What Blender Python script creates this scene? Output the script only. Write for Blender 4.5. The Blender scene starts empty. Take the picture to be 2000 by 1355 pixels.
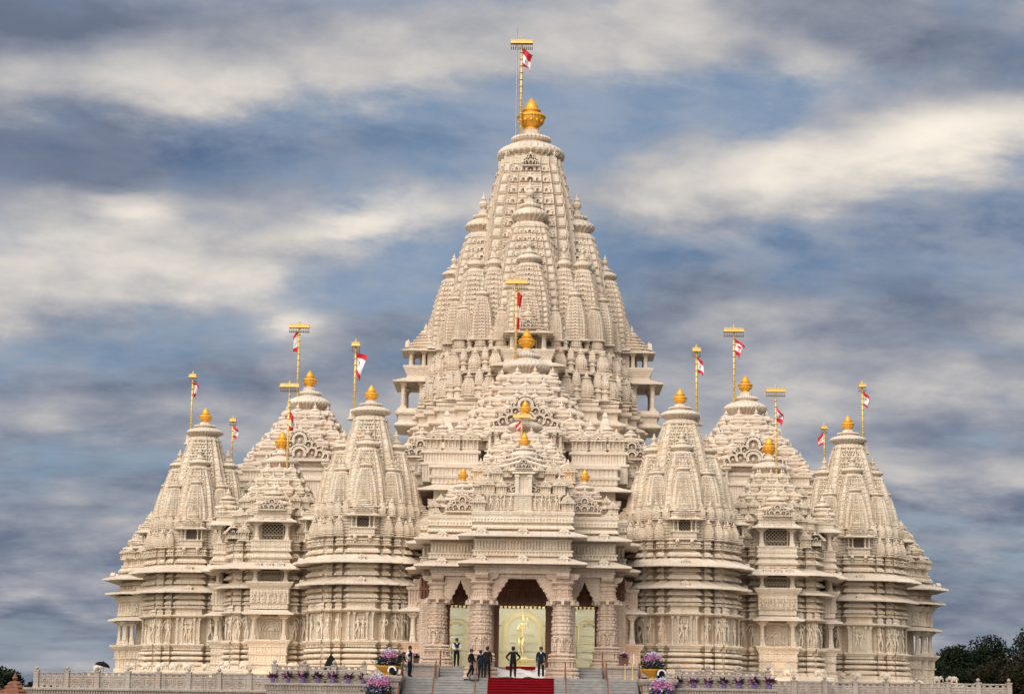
import bpy, math, random
import numpy as np
from mathutils import Matrix, Vector

random.seed(7)
SC = bpy.context.scene
COL = SC.collection
R = math.radians

# ------------------------------------------------------------------ camera
cam_data = bpy.data.cameras.new('camera')
cam = bpy.data.objects.new('camera', cam_data)
COL.objects.link(cam)
SC.camera = cam
cam_data.sensor_width = 36.0
cam_data.lens = 72.0
cam_data.clip_start = 0.5
cam_data.clip_end = 6000
_p, _y, _r = R(10.29), R(0.7128), R(0.768)
_f = Vector((-math.sin(_y) * math.cos(_p), math.cos(_y) * math.cos(_p), math.sin(_p)))
_x = Vector((math.cos(_y), math.sin(_y), 0))
_u = _x.cross(_f)
_x2 = _x * math.cos(_r) + _u * math.sin(_r)
_u2 = _u * math.cos(_r) - _x * math.sin(_r)
cam.matrix_world = Matrix(((_x2.x, _u2.x, -_f.x, 0.737), (_x2.y, _u2.y, -_f.y, -125.0),
                           (_x2.z, _u2.z, -_f.z, -2.4), (0, 0, 0, 1)))

# ------------------------------------------------------------------ light
SUN_EL, SUN_AZ = 38.0, 206.0          # azimuth clockwise from +Y: behind the camera, a little to its left
sun_d = bpy.data.lights.new('sun', 'SUN')
sun_d.energy = 3.9
sun_d.angle = R(72)
sun_d.color = (1.0, 0.915, 0.80)
sun = bpy.data.objects.new('sun', sun_d)
COL.objects.link(sun)
sun_dir = Vector((math.sin(R(SUN_AZ)) * math.cos(R(SUN_EL)), math.cos(R(SUN_AZ)) * math.cos(R(SUN_EL)), math.sin(R(SUN_EL))))
sun.rotation_euler = sun_dir.to_track_quat('Z', 'Y').to_euler()
sun.location = sun_dir * 200

SC.view_settings.view_transform = 'Standard'
SC.view_settings.look = 'None'
SC.view_settings.exposure = 0.0
SC.view_settings.gamma = 1.0
SC.view_settings.use_curve_mapping = False
SC.cycles.max_bounces = 6
SC.cycles.diffuse_bounces = 4
SC.cycles.caustics_reflective = False
SC.cycles.caustics_refractive = False

# ------------------------------------------------------------------ node helper
class NT:
    def __init__(s, tree):
        s.t = tree
        s.n = tree.nodes
        s.l = tree.links
    def new(s, kind, **kw):
        n = s.n.new(kind)
        for k, v in kw.items():
            if k == 'i':
                for a, b in v.items():
                    if isinstance(b, bpy.types.NodeSocket):
                        s.l.new(b, n.inputs[a])
                    else:
                        n.inputs[a].default_value = b
            else:
                setattr(n, k, v)
        return n
    def math(s, op, a, b=0.0, c=0.0, clamp=False):
        n = s.n.new('ShaderNodeMath'); n.operation = op; n.use_clamp = clamp
        for i, v in enumerate((a, b, c)):
            if isinstance(v, bpy.types.NodeSocket):
                s.l.new(v, n.inputs[i])
            else:
                n.inputs[i].default_value = v
        return n.outputs[0]
    def mix(s, f, a, b, mode='MIX'):
        n = s.n.new('ShaderNodeMix'); n.data_type = 'RGBA'; n.blend_type = mode; n.clamp_factor = True
        for i, v in ((0, f), (6, a), (7, b)):
            if isinstance(v, bpy.types.NodeSocket):
                s.l.new(v, n.inputs[i])
            else:
                n.inputs[i].default_value = v if i == 0 else (tuple(v) + (1,))[:4]
        return n.outputs[2]
    def ramp(s, f, stops):
        n = s.n.new('ShaderNodeValToRGB')
        e = n.color_ramp.elements
        while len(e) < len(stops):
            e.new(0.5)
        for k, (p, c) in enumerate(stops):
            e[k].position = p
            e[k].color = (tuple(c) + (1,))[:4] if not isinstance(c, float) else (c, c, c, 1)
        s.l.new(f, n.inputs[0])
        return n.outputs[0]
    def smooth(s, v, a, b):
        n = s.n.new('ShaderNodeMapRange'); n.interpolation_type = 'SMOOTHSTEP'
        s.l.new(v, n.inputs[0]); n.inputs[1].default_value = a; n.inputs[2].default_value = b
        return n.outputs[0]

# ------------------------------------------------------------------ sky: broken cloud deck over a pale blue sky
world = bpy.data.worlds.new('World')
SC.world = world
world.use_nodes = True
W = NT(world.node_tree)
W.n.clear()
geo = W.new('ShaderNodeNewGeometry')
tc = W.new('ShaderNodeTexCoord')
sep = W.new('ShaderNodeSeparateXYZ', i={0: tc.outputs['Generated']})
dx, dy, dz = sep.outputs
# direction projected on a cloud deck: perspective of a flat layer, long streaks at the horizon
den = W.math('ADD', W.math('MAXIMUM', dz, 0.0), 0.28)
CU = W.math('DIVIDE', dx, den)
CV = W.math('DIVIDE', dy, den)
den2 = W.math('ADD', W.math('MAXIMUM', dz, 0.0), 0.12)
cu2 = W.math('DIVIDE', dx, den2)
cv2 = W.math('DIVIDE', dy, den2)
def deck(rot, sx, sy, ox, oy, scale, detail, rough, dist=0.0, flat=False):
    cu, cv = (cu2, cv2) if flat else (CU, CV)
    c, s = math.cos(R(rot)), math.sin(R(rot))
    a = W.math('ADD', W.math('MULTIPLY', cu, c * sx), W.math('MULTIPLY', cv, s * sx))
    b = W.math('ADD', W.math('MULTIPLY', cu, -s * sy), W.math('MULTIPLY', cv, c * sy))
    v = W.new('ShaderNodeCombineXYZ', i={0: W.math('ADD', a, ox), 1: W.math('ADD', b, oy), 2: 0.0})
    n = W.new('ShaderNodeTexNoise', noise_dimensions='2D', i={'Vector': v.outputs[0], 'Scale': scale, 'Detail': detail, 'Roughness': rough, 'Distortion': dist})
    return n.outputs['Fac']
def billow(rot, sx, sy, ox, oy, scale, detail, rough):
    c, s = math.cos(R(rot)), math.sin(R(rot))
    a = W.math('ADD', W.math('MULTIPLY', CU, c * sx), W.math('MULTIPLY', CV, s * sx))
    b = W.math('ADD', W.math('MULTIPLY', CU, -s * sy), W.math('MULTIPLY', CV, c * sy))
    v = W.new('ShaderNodeCombineXYZ', i={0: W.math('ADD', a, ox), 1: W.math('ADD', b, oy), 2: 0.0})
    nz = W.new('ShaderNodeTexNoise', noise_dimensions='2D', i={'Vector': v.outputs[0], 'Scale': scale * 0.8, 'Detail': 3.0, 'Roughness': 0.55})
    vv = W.new('ShaderNodeVectorMath', operation='MULTIPLY_ADD', i={0: nz.outputs['Color'], 1: (0.10, 0.10, 0.0), 2: v.outputs[0]})
    n = W.new('ShaderNodeTexVoronoi', feature='SMOOTH_F1', voronoi_dimensions='2D', i={'Vector': vv.outputs[0], 'Scale': scale, 'Detail': detail, 'Roughness': rough, 'Smoothness': 0.6})
    return W.math('SUBTRACT', 1.0, n.outputs['Distance'])
puff0 = billow(8, 1.0, 1.0, 7.7, 3.3, 5.5, 2.0, 0.5)
big = deck(14, 1.0, 1.0, 3.1, 1.7, 0.60, 3.0, 0.5, 0.2, True)
mid = deck(10, 0.9, 1.1, 8.3, 4.1, 1.7, 6.0, 0.58, 0.2, True)
fine = deck(8, 1.0, 1.1, 1.3, 9.7, 10.0, 7.0, 0.62, 0.1)
thick = deck(16, 1.0, 1.1, 5.9, 2.2, 1.25, 5.0, 0.55, 0.2, True)
lit = deck(6, 0.8, 1.2, 2.4, 6.6, 4.5, 6.0, 0.60, 0.15)
# the cloud banks that hang behind the temple: soft-edged, each with its own heading, size, cover and brightness
CL = [
    (-0.2373, 0.3435, 0.105, 0.0225, -0.77, 0.35, -0.3), (-0.1136, 0.3283, 0.13, 0.03, 5.23, 0.45, 0.22), (-0.1889, 0.3167, 0.065, 0.0175, -0.77, 0.2, 0.3),
    (0.0638, 0.3464, 0.15, 0.0225, -0.77, 0.4, 0.05), (0.1808, 0.3312, 0.1, 0.0225, -3.77, 0.15, -0.18), (-0.247, 0.2783, 0.0825, 0.0187, -4.77, 0.25, -0.45),
    (-0.1383, 0.2875, 0.105, 0.0138, 3.23, -0.25, -0.35), (0.0508, 0.3123, 0.125, 0.015, 2.23, -0.55, -0.05), (0.1313, 0.3253, 0.0175, 0.01, -0.77, 0.3, 0.35),
    (-0.0397, 0.2832, 0.0825, 0.015, 5.23, -0.25, -0.1), (-0.1801, 0.2312, 0.1075, 0.0238, 5.23, 0.5, 0.3), (-0.0905, 0.2467, 0.0275, 0.01, 9.23, 0.35, 0.55),
    (-0.2015, 0.2495, 0.015, 0.0088, -0.77, 0.3, 0.4), (-0.253, 0.199, 0.075, 0.0175, 3.23, 0.4, 0.15), (-0.0744, 0.2192, 0.065, 0.015, 7.23, -0.55, 0.05),
    (-0.1147, 0.1979, 0.015, 0.0063, -0.77, 0.3, 0.35), (-0.1905, 0.1763, 0.105, 0.0175, 2.23, -0.45, -0.25), (0.0843, 0.2578, 0.0825, 0.0187, 7.23, 0.5, 0.12),
    (0.1927, 0.2856, 0.0825, 0.0175, 7.23, 0.5, 0.42), (0.2265, 0.2966, 0.0375, 0.0112, 9.23, 0.3, 0.5), (0.1405, 0.2347, 0.105, 0.0175, 5.23, -0.45, -0.3),
    (0.2328, 0.2488, 0.055, 0.02, -0.77, -0.7, -0.35), (0.0765, 0.2052, 0.0575, 0.0125, 2.23, 0.3, -0.05), (0.1781, 0.2012, 0.0875, 0.015, 2.23, 0.3, -0.15),
    (0.0637, 0.226, 0.04, 0.0112, -0.77, -0.3, -0.15), (0.1647, 0.1624, 0.1, 0.015, -0.77, 0.35, 0.12), (-0.1889, 0.1404, 0.0875, 0.0112, 2.23, 0.35, 0.15),
    (0.214, 0.1198, 0.0625, 0.01, -0.77, 0.3, 0.2), (-0.2328, 0.1069, 0.075, 0.015, 1.23, -0.2, -0.12), (0.2135, 0.0997, 0.06, 0.0075, -0.77, -0.45, -0.15),
    (-0.2351, 0.0568, 0.05, 0.0075, -0.77, 0.25, 0.15), (0.2131, 0.0872, 0.05, 0.0063, -0.77, 0.25, 0.2), (0.2125, 0.0649, 0.06, 0.01, -0.77, -0.4, -0.2),
    (-0.2366, 0.037, 0.065, 0.01, -0.77, -0.35, -0.1)]
dyp = W.math('MAXIMUM', dy, 0.02)
wx = W.math('MULTIPLY', W.math('SUBTRACT', mid, 0.5), 0.10)
wy = W.math('MULTIPLY', W.math('SUBTRACT', lit, 0.5), 0.035)
tx = W.math('ADD', W.math('DIVIDE', dx, dyp), wx)
ty = W.math('ADD', W.math('DIVIDE', dz, dyp), wy)
csum, bsum = None, None
for (x, y, rx, ry, ang, cv_, br_) in CL:
    c_, s_ = math.cos(R(ang)), math.sin(R(ang))
    rx *= 1.25; ry *= 1.2
    u = W.math('MULTIPLY_ADD', tx, c_ / rx, W.math('MULTIPLY_ADD', ty, s_ / rx, -(x * c_ + y * s_) / rx))
    v = W.math('MULTIPLY_ADD', tx, -s_ / ry, W.math('MULTIPLY_ADD', ty, c_ / ry, -(-x * s_ + y * c_) / ry))
    g = W.math('POWER', 0.4, W.math('MULTIPLY_ADD', u, u, W.math('MULTIPLY', v, v)))
    csum = W.math('MULTIPLY_ADD', g, cv_, csum if csum is not None else 0.0)
    bsum = W.math('MULTIPLY_ADD', g, br_, bsum if bsum is not None else 0.0)
cov = W.math('ADD', W.math('ADD', W.math('MULTIPLY', big, 0.38), W.math('MULTIPLY', mid, 0.48)), W.math('MULTIPLY', fine, 0.30))
cov = W.math('MULTIPLY_ADD', W.math('SUBTRACT', puff0, 0.34), 0.15, cov)
cov = W.math('MULTIPLY_ADD', csum, 0.32, cov)
cov = W.math('ADD', cov, W.math('MULTIPLY', W.math('SUBTRACT', 1.0, W.smooth(dz, 0.02, 0.24)), 0.13))     # cover thickens towards the horizon
sky = W.new('ShaderNodeTexSky', sky_type='NISHITA', sun_disc=False, sun_elevation=R(SUN_EL), sun_rotation=R(SUN_AZ), air_density=1.2, dust_density=1.5)
blue = W.mix(0.6, W.mix(1.0, sky.outputs[0], (0.085, 0.085, 0.085), 'MULTIPLY'), (0.175, 0.27, 0.43))
blue = W.mix(W.smooth(W.math('MULTIPLY', bsum, -1.0), 0.0, 0.6), blue, (0.09, 0.15, 0.27))
puff = deck(9, 1.0, 1.1, 7.7, 3.3, 11.0, 6.0, 0.60, 0.1)
br = W.math('ADD', W.math('ADD', W.math('MULTIPLY', thick, 0.40), W.math('MULTIPLY', lit, 0.36)), W.math('MULTIPLY', puff, 0.24))
br = W.math('MULTIPLY_ADD', br, 0.62, 0.178)
br = W.math('MULTIPLY_ADD', W.math('SUBTRACT', puff0, 0.34), 0.10, br)
br = W.math('MULTIPLY_ADD', bsum, 0.32, br)
br = W.math('ADD', br, W.math('MULTIPLY', W.math('SUBTRACT', 1.0, W.smooth(dz, 0.06, 0.24)), -0.055))     # cloud bases seen edge-on are darker
cloud = W.ramp(br, [(0.37, (0.15, 0.18, 0.255)), (0.44, (0.265, 0.29, 0.355)), (0.51, (0.43, 0.43, 0.455)), (0.58, (0.61, 0.58, 0.555)), (0.68, (0.86, 0.785, 0.70)), (0.78, (1.0, 0.92, 0.80))])
blue = W.mix(W.math('MULTIPLY', W.smooth(W.math('ADD', W.math('MULTIPLY', lit, 0.6), W.math('MULTIPLY', fine, 0.4)), 0.36, 0.64), 0.55), blue, (0.42, 0.45, 0.52))     # thin veil over the blue
mask = W.smooth(cov, 0.40, 0.70)
col = W.mix(mask, blue, cloud)
bg = W.new('ShaderNodeBackground', i={0: col, 1: 1.0})
out = W.new('ShaderNodeOutputWorld', i={0: bg.outputs[0]})

# ------------------------------------------------------------------ materials
def pmat(name, col, rough=0.6, metal=0.0, spec=0.5, var=0.0, vscale=3.0, bump=0.0, bscale=30.0):
    m = bpy.data.materials.new(name)
    m.use_nodes = True
    t = NT(m.node_tree)
    b = t.n['Principled BSDF']
    b.inputs['Roughness'].default_value = rough
    b.inputs['Metallic'].default_value = metal
    b.inputs['Specular IOR Level'].default_value = spec
    b.inputs['Base Color'].default_value = tuple(col) + (1,)
    if var > 0 or bump > 0:
        tcn = t.new('ShaderNodeNewGeometry')
        n = t.new('ShaderNodeTexNoise', i={'Vector': tcn.outputs['Position'], 'Scale': vscale, 'Detail': 5.0, 'Roughness': 0.6})
        lo = tuple(c * (1 - var) for c in col); hi = tuple(min(1, c * (1 + var)) for c in col)
        t.l.new(t.ramp(n.outputs['Fac'], [(0.3, lo), (0.7, hi)]), b.inputs['Base Color'])
        if bump > 0:
            n2 = t.new('ShaderNodeTexNoise', i={'Vector': tcn.outputs['Position'], 'Scale': bscale, 'Detail': 4.0})
            bp = t.new('ShaderNodeBump', i={'Strength': bump, 'Distance': 0.02, 'Height': n2.outputs['Fac']})
            t.l.new(bp.outputs[0], b.inputs['Normal'])
    return m

def stone(name, base, tint, grime, block=0.55, gstr=0.55, bump=0.3, carve=0.38):
    """carved stone: each block slightly off-colour, cloudy veins, rain streaks, fine tooling"""
    m = bpy.data.materials.new(name)
    m.use_nodes = True
    t = NT(m.node_tree)
    b = t.n['Principled BSDF']
    g = t.new('ShaderNodeNewGeometry')
    pos = g.outputs['Position']
    oi = t.new('ShaderNodeObjectInfo')
    n1 = t.new('ShaderNodeTexNoise', i={'Vector': pos, 'Scale': 0.55, 'Detail': 6.0, 'Roughness': 0.62})
    n2 = t.new('ShaderNodeTexNoise', i={'Vector': pos, 'Scale': 4.5, 'Detail': 6.0, 'Roughness': 0.65})
    mp = t.new('ShaderNodeMapping', i={'Vector': pos, 'Scale': (1.6, 1.6, 0.22)})
    n3 = t.new('ShaderNodeTexNoise', i={'Vector': mp.outputs[0], 'Scale': 2.0, 'Detail': 5.0, 'Roughness': 0.6})
    # blocks: a cell value per stone course
    mb = t.new('ShaderNodeMapping', i={'Vector': pos, 'Scale': (1 / (block * 1.9), 1 / (block * 1.9), 1 / block)})
    vo = t.new('ShaderNodeTexWhiteNoise', i={'Vector': t.new('ShaderNodeVectorMath', operation='FLOOR', i={0: mb.outputs[0]}).outputs[0]})
    c = t.mix(t.smooth(n1.outputs['Fac'], 0.38, 0.66), base, tint)
    c = t.mix(t.math('MULTIPLY', t.smooth(vo.outputs['Value'], 0.0, 1.0), 0.50), c, tuple(x * 0.82 for x in tint))
    sp = t.new('ShaderNodeSeparateColor', i={0: vo.outputs['Color']})
    c = t.mix(t.math('MULTIPLY', t.smooth(sp.outputs[1], 0.62, 1.0), 0.40), c, (tint[0] * 0.92, tint[1] * 0.95, tint[2] * 1.02))
    c = t.mix(t.math('MULTIPLY', t.smooth(sp.outputs[2], 0.70, 1.0), 0.40), c, (tint[0] * 1.0, tint[1] * 0.90, tint[2] * 0.82))
    fr = t.new('ShaderNodeSeparateXYZ', i={0: t.new('ShaderNodeVectorMath', operation='FRACTION', i={0: mb.outputs[0]}).outputs[0]})
    jn = t.math('MINIMUM', fr.outputs[2], t.math('MULTIPLY', t.math('MINIMUM', fr.outputs[0], fr.outputs[1]), 1.9))
    c = t.mix(t.math('MULTIPLY', t.math('SUBTRACT', 1.0, t.smooth(jn, 0.02, 0.07)), 0.38), c, tuple(x * 0.55 for x in grime))
    c = t.mix(t.math('MULTIPLY', oi.outputs['Random'], 0.14), c, (base[0] * 0.86, base[1] * 0.80, base[2] * 0.72))
    c = t.mix(t.math('MULTIPLY', t.smooth(n3.outputs['Fac'], 0.50, 0.72), gstr), c, grime)
    c = t.mix(t.math('MULTIPLY', t.smooth(n2.outputs['Fac'], 0.52, 0.75), 0.30), c, tuple(x * 0.72 for x in tint))
    t.l.new(c, b.inputs['Base Color'])
    b.inputs['Roughness'].default_value = 0.62
    b.inputs['Specular IOR Level'].default_value = 0.3
    nb = t.new('ShaderNodeTexNoise', i={'Vector': pos, 'Scale': 9.0, 'Detail': 6.0, 'Roughness': 0.7})
    bp = t.new('ShaderNodeBump', i={'Strength': bump, 'Distance': 0.08, 'Height': nb.outputs['Fac']})
    if carve:
        v = t.new('ShaderNodeTexVoronoi', i={'Vector': pos, 'Scale': 7.0, 'Randomness': 0.55})
        mz = t.new('ShaderNodeMapping', i={'Vector': pos, 'Scale': (1.0, 1.0, 2.2)})
        v2 = t.new('ShaderNodeTexVoronoi', i={'Vector': mz.outputs[0], 'Scale': 3.4, 'Randomness': 0.4})
        hh = t.math('ADD', t.smooth(v.outputs['Distance'], 0.05, 0.55), t.math('MULTIPLY', t.smooth(v2.outputs['Distance'], 0.1, 0.6), 1.3))
        bc = t.new('ShaderNodeBump', i={'Strength': carve, 'Distance': 0.07, 'Height': hh, 'Normal': bp.outputs[0]})
        bp = bc
    t.l.new(bp.outputs[0], b.inputs['Normal'])
    return m

M = {}
M['marble'] = stone('cream_marble', (0.81, 0.715, 0.59), (0.77, 0.65, 0.51), (0.54, 0.45, 0.33), gstr=0.6)
M['white'] = stone('white_marble', (0.80, 0.715, 0.61), (0.77, 0.65, 0.53), (0.55, 0.49, 0.41), gstr=0.4, carve=0.18)
M['roof'] = stone('roof_marble', (0.80, 0.70, 0.59), (0.77, 0.64, 0.52), (0.55, 0.47, 0.38), gstr=0.45, carve=0.34)
M['tower'] = stone('tower_limestone', (0.81, 0.71, 0.59), (0.77, 0.64, 0.51), (0.54, 0.44, 0.34), gstr=0.5)
M['pink'] = stone('pink_limestone', (0.69, 0.56, 0.445), (0.64, 0.485, 0.375), (0.40, 0.31, 0.25), gstr=0.5)
M['rail'] = stone('pale_balustrade_stone', (0.46, 0.41, 0.355), (0.41, 0.34, 0.295), (0.24, 0.21, 0.185), gstr=0.7, carve=0.3)
M['red'] = stone('red_sandstone', (0.30, 0.13, 0.08), (0.24, 0.10, 0.065), (0.12, 0.06, 0.04))
M['gold'] = pmat('gilded_metal', (1.0, 0.47, 0.055), 0.45, 0.35, var=0.10, vscale=2.0, bump=0.25, bscale=14)
M['gilt'] = pmat('pale_gilt', (0.95, 0.76, 0.42), 0.55, 0.15, var=0.12, vscale=4.0, bump=0.4, bscale=9)
M['brass'] = pmat('pale_brass', (0.88, 0.60, 0.20), 0.45, 0.35, var=0.08, vscale=3.0)
M['bronze'] = pmat('dark_bronze', (0.22, 0.15, 0.07), 0.5, 0.6)
M['dark'] = pmat('painted_room_dark', (0.030, 0.024, 0.020), 0.9)  # near-black colour stands in for the unlit rooms behind the grilles
M['grille'] = pmat('grille_stone', (0.42, 0.34, 0.25), 0.7)
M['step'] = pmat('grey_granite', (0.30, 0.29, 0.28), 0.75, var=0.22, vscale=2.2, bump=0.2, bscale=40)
M['plaza'] = pmat('plaza_paving', (0.33, 0.31, 0.29), 0.85, var=0.2, vscale=0.6)
M['ground'] = pmat('ground_grass', (0.045, 0.06, 0.025), 0.95, var=0.4, vscale=0.25)
M['carpet'] = pmat('red_carpet', (0.17, 0.004, 0.008), 0.95, spec=0.1, var=0.18, vscale=3.5, bump=0.3, bscale=60)
M['sheet'] = pmat('white_plastic_sheet', (0.72, 0.70, 0.69), 0.45, var=0.08, vscale=4, bump=0.5, bscale=5)
M['copper'] = pmat('copper_rail', (0.36, 0.15, 0.09), 0.42, 0.6, var=0.2, vscale=6)
M['wood'] = pmat('carved_teak', (0.16, 0.065, 0.03), 0.55, var=0.3, vscale=6, bump=0.4, bscale=18)
M['black'] = pmat('black_cloth', (0.012, 0.012, 0.014), 0.9, spec=0.12)
M['navy'] = pmat('navy_cloth', (0.011, 0.016, 0.032), 0.9, spec=0.12)
M['suit'] = pmat('charcoal_cloth', (0.014, 0.014, 0.018), 0.9, spec=0.12)
M['shirt'] = pmat('white_shirt', (0.72, 0.72, 0.74), 0.8)
M['skin'] = pmat('brown_skin', (0.30, 0.16, 0.10), 0.55)
M['hair'] = pmat('black_hair', (0.010, 0.008, 0.007), 0.5)
M['shoe'] = pmat('white_shoe', (0.70, 0.69, 0.67), 0.6)
M['flag_red'] = pmat('flag_red', (0.62, 0.025, 0.05), 0.8)
M['flag_white'] = pmat('flag_white', (0.80, 0.78, 0.78), 0.8)
M['leaf'] = pmat('dark_leaf', (0.022, 0.048, 0.014), 0.6, var=0.4, vscale=5)
M['bark'] = pmat('bark', (0.05, 0.038, 0.028), 0.9, var=0.3)
M['petal_pink'] = pmat('petal_pink', (0.62, 0.26, 0.44), 0.7, var=0.3, vscale=12)
M['petal_violet'] = pmat('petal_violet', (0.27, 0.14, 0.36), 0.7, var=0.35, vscale=12)
M['petal_blue'] = pmat('petal_blue', (0.17, 0.13, 0.40), 0.7, var=0.3, vscale=12)
M['petal_white'] = pmat('petal_white', (0.62, 0.56, 0.68), 0.7, var=0.2, vscale=12)
M['bowl'] = pmat('yellow_bowl', (0.62, 0.30, 0.02), 0.4, var=0.12, vscale=5)
M['pot'] = pmat('brown_pot', (0.13, 0.055, 0.035), 0.6)
M['plaster'] = pmat('cream_plaster', (0.82, 0.81, 0.74), 0.8)
M['steel'] = pmat('grey_steel', (0.30, 0.30, 0.31), 0.4, 0.8)
def tree_mat(name, a, b):
    m = bpy.data.materials.new(name); m.use_nodes = True
    t = NT(m.node_tree); bs = t.n['Principled BSDF']
    g = t.new('ShaderNodeNewGeometry')
    n = t.new('ShaderNodeTexNoise', i={'Vector': g.outputs['Position'], 'Scale': 1.1, 'Detail': 4.0})
    c = t.mix(t.smooth(n.outputs['Fac'], 0.35, 0.68), a, b)
    t.l.new(c, bs.inputs['Base Color'])
    bs.inputs['Roughness'].default_value = 0.7
    bs.inputs['Specular IOR Level'].default_value = 0.2
    return m
M['tree_dark'] = tree_mat('dark_foliage', (0.008, 0.015, 0.006), (0.016, 0.028, 0.010))
M['tree_autumn'] = tree_mat('russet_foliage', (0.014, 0.016, 0.006), (0.034, 0.022, 0.008))
def glass_mat():
    m = bpy.data.materials.new('green_tint_glass'); m.use_nodes = True
    t = NT(m.node_tree); t.n.remove(t.n['Principled BSDF'])
    tr = t.new('ShaderNodeBsdfTransparent', i={0: (0.93, 0.965, 0.885, 1)})
    gl = t.new('ShaderNodeBsdfGlossy', i={0: (0.9, 0.95, 0.9, 1), 'Roughness': 0.03})
    lw = t.new('ShaderNodeLayerWeight', i={0: 0.25})
    f = t.math('ADD', t.math('MULTIPLY', lw.outputs['Fresnel'], 0.8), 0.14)
    mx = t.new('ShaderNodeMixShader', i={0: f, 1: tr.outputs[0], 2: gl.outputs[0]})
    t.l.new(mx.outputs[0], t.n['Material Output'].inputs[0])
    return m
M['glass'] = glass_mat()
def emit_mat(name, col, s):
    m = bpy.data.materials.new(name); m.use_nodes = True
    t = NT(m.node_tree); t.n.remove(t.n['Principled BSDF'])
    e = t.new('ShaderNodeEmission', i={0: tuple(col) + (1,), 1: s})
    t.l.new(e.outputs[0], t.n['Material Output'].inputs[0])
    return m
M['lamp'] = emit_mat('warm_lamp_glow', (1.0, 0.965, 0.88), 66.0)

# ------------------------------------------------------------------ mesh tools
class MB:
    """collects vertices and polygons, builds one mesh"""
    def __init__(s):
        s.v, s.p, s.m, s.n = [], [], [], 0
    def add(s, g, m=0, loc=(0, 0, 0), rot=0.0, sc=(1, 1, 1)):
        V, polys = g
        V = np.asarray(V, float)
        if isinstance(sc, (int, float)):
            sc = (sc, sc, sc)
        V = V * np.array(sc)
        if rot:
            c, q = math.cos(rot), math.sin(rot)
            V = np.stack([V[:, 0] * c - V[:, 1] * q, V[:, 0] * q + V[:, 1] * c, V[:, 2]], 1)
        V = V + np.array(loc)
        s.v.append(V)
        for P in polys:
            P = np.asarray(P, int)
            if P.ndim == 1:
                P = P[None]
            s.p.append(P + s.n); s.m.append(m)
        s.n += len(V)
        return s
    def mesh(s, name, mats, smooth=False):
        me = bpy.data.meshes.new(name)
        V = np.concatenate(s.v)
        me.vertices.add(len(V))
        me.vertices.foreach_set('co', V.astype(np.float32).ravel())
        loops = np.concatenate([P.ravel() for P in s.p])
        sizes = np.concatenate([np.full(len(P), P.shape[1]) for P in s.p])
        mi = np.concatenate([np.full(len(P), k) for P, k in zip(s.p, s.m)])
        starts = np.concatenate([[0], np.cumsum(sizes)[:-1]])
        me.loops.add(len(loops))
        me.loops.foreach_set('vertex_index', loops.astype(np.int32))
        me.polygons.add(len(sizes))
        me.polygons.foreach_set('loop_start', starts.astype(np.int32))
        if not isinstance(mats, (list, tuple)):
            mats = [mats]
        for k in mats:
            me.materials.append(M[k])
        me.polygons.foreach_set('material_index', mi.astype(np.int32))
        me.polygons.foreach_set('use_smooth', np.full(len(sizes), smooth))
        me.update(calc_edges=True)
        me.validate()
        return me

def geom(mb):
    return np.concatenate(mb.v), mb.p

def obj(name, me, parent=None, loc=(0, 0, 0), rot=0.0, sc=1.0, **tags):
    o = bpy.data.objects.new(name, me)
    COL.objects.link(o)
    if parent is not None:
        o.parent = parent
    o.location = loc
    o.rotation_euler = (0, 0, rot) if isinstance(rot, (int, float)) else rot
    o.scale = (sc, sc, sc) if isinstance(sc, (int, float)) else sc
    for k, v in tags.items():
        o[k] = v
    return o

def box(x0, x1, y0, y1, z0, z1, tx=0.0, ty=None):
    ty = tx if ty is None else ty
    V = [(x0, y0, z0), (x1, y0, z0), (x1, y1, z0), (x0, y1, z0),
         (x0 + tx, y0 + ty, z1), (x1 - tx, y0 + ty, z1), (x1 - tx, y1 - ty, z1), (x0 + tx, y1 - ty, z1)]
    return V, [[[0, 1, 5, 4], [1, 2, 6, 5], [2, 3, 7, 6], [3, 0, 4, 7], [4, 5, 6, 7], [3, 2, 1, 0]]]

def grid_rings(rings, cap0=True, cap1=True):
    rings = np.asarray(rings, float)
    N, K = rings.shape[:2]
    a = np.arange(N - 1)[:, None] * K
    j = np.arange(K)[None]
    j2 = (j + 1) % K
    Q = np.stack([a + j, a + j2, a + K + j2, a + K + j], -1).reshape(-1, 4)
    polys = [Q]
    if cap0:
        polys.append(np.arange(K)[::-1][None])
    if cap1:
        polys.append((np.arange(K) + (N - 1) * K)[None])
    return rings.reshape(-1, 3), polys

def lathe(prof, n=16, rib=0.0, nr=0, ribz=None, ph=0.0):
    """prof [(r, z)]; rib: radial ripple with nr lobes (ribz: per-ring weight)"""
    th = np.arange(n) / n * 2 * np.pi + ph
    rings = []
    for i, (r, z) in enumerate(prof):
        rr = np.full(n, float(r))
        if rib and nr:
            w = ribz[i] if ribz is not None else 1.0
            rr = rr * (1 + rib * w * np.cos(th * nr))
        rings.append(np.stack([rr * np.cos(th), rr * np.sin(th), np.full(n, z)], 1))
    return grid_rings(rings)

def tube(pts, rad, n=8):
    pts = np.asarray(pts, float)
    rad = np.full(len(pts), rad, float) if isinstance(rad, (int, float)) else np.asarray(rad, float)
    rings = []
    up = np.array([0.13, 0.97, 0.21])
    for i, p in enumerate(pts):
        t = pts[min(i + 1, len(pts) - 1)] - pts[max(i - 1, 0)]
        t = t / (np.linalg.norm(t) + 1e-9)
        a = np.cross(t, up); a /= np.linalg.norm(a) + 1e-9
        b = np.cross(t, a)
        th = np.arange(n) / n * 2 * np.pi
        rings.append(p + rad[i] * (np.cos(th)[:, None] * a - np.sin(th)[:, None] * -b))
    V, P = grid_rings(rings)
    return V, [np.asarray(q)[:, ::-1] for q in P]

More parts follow.
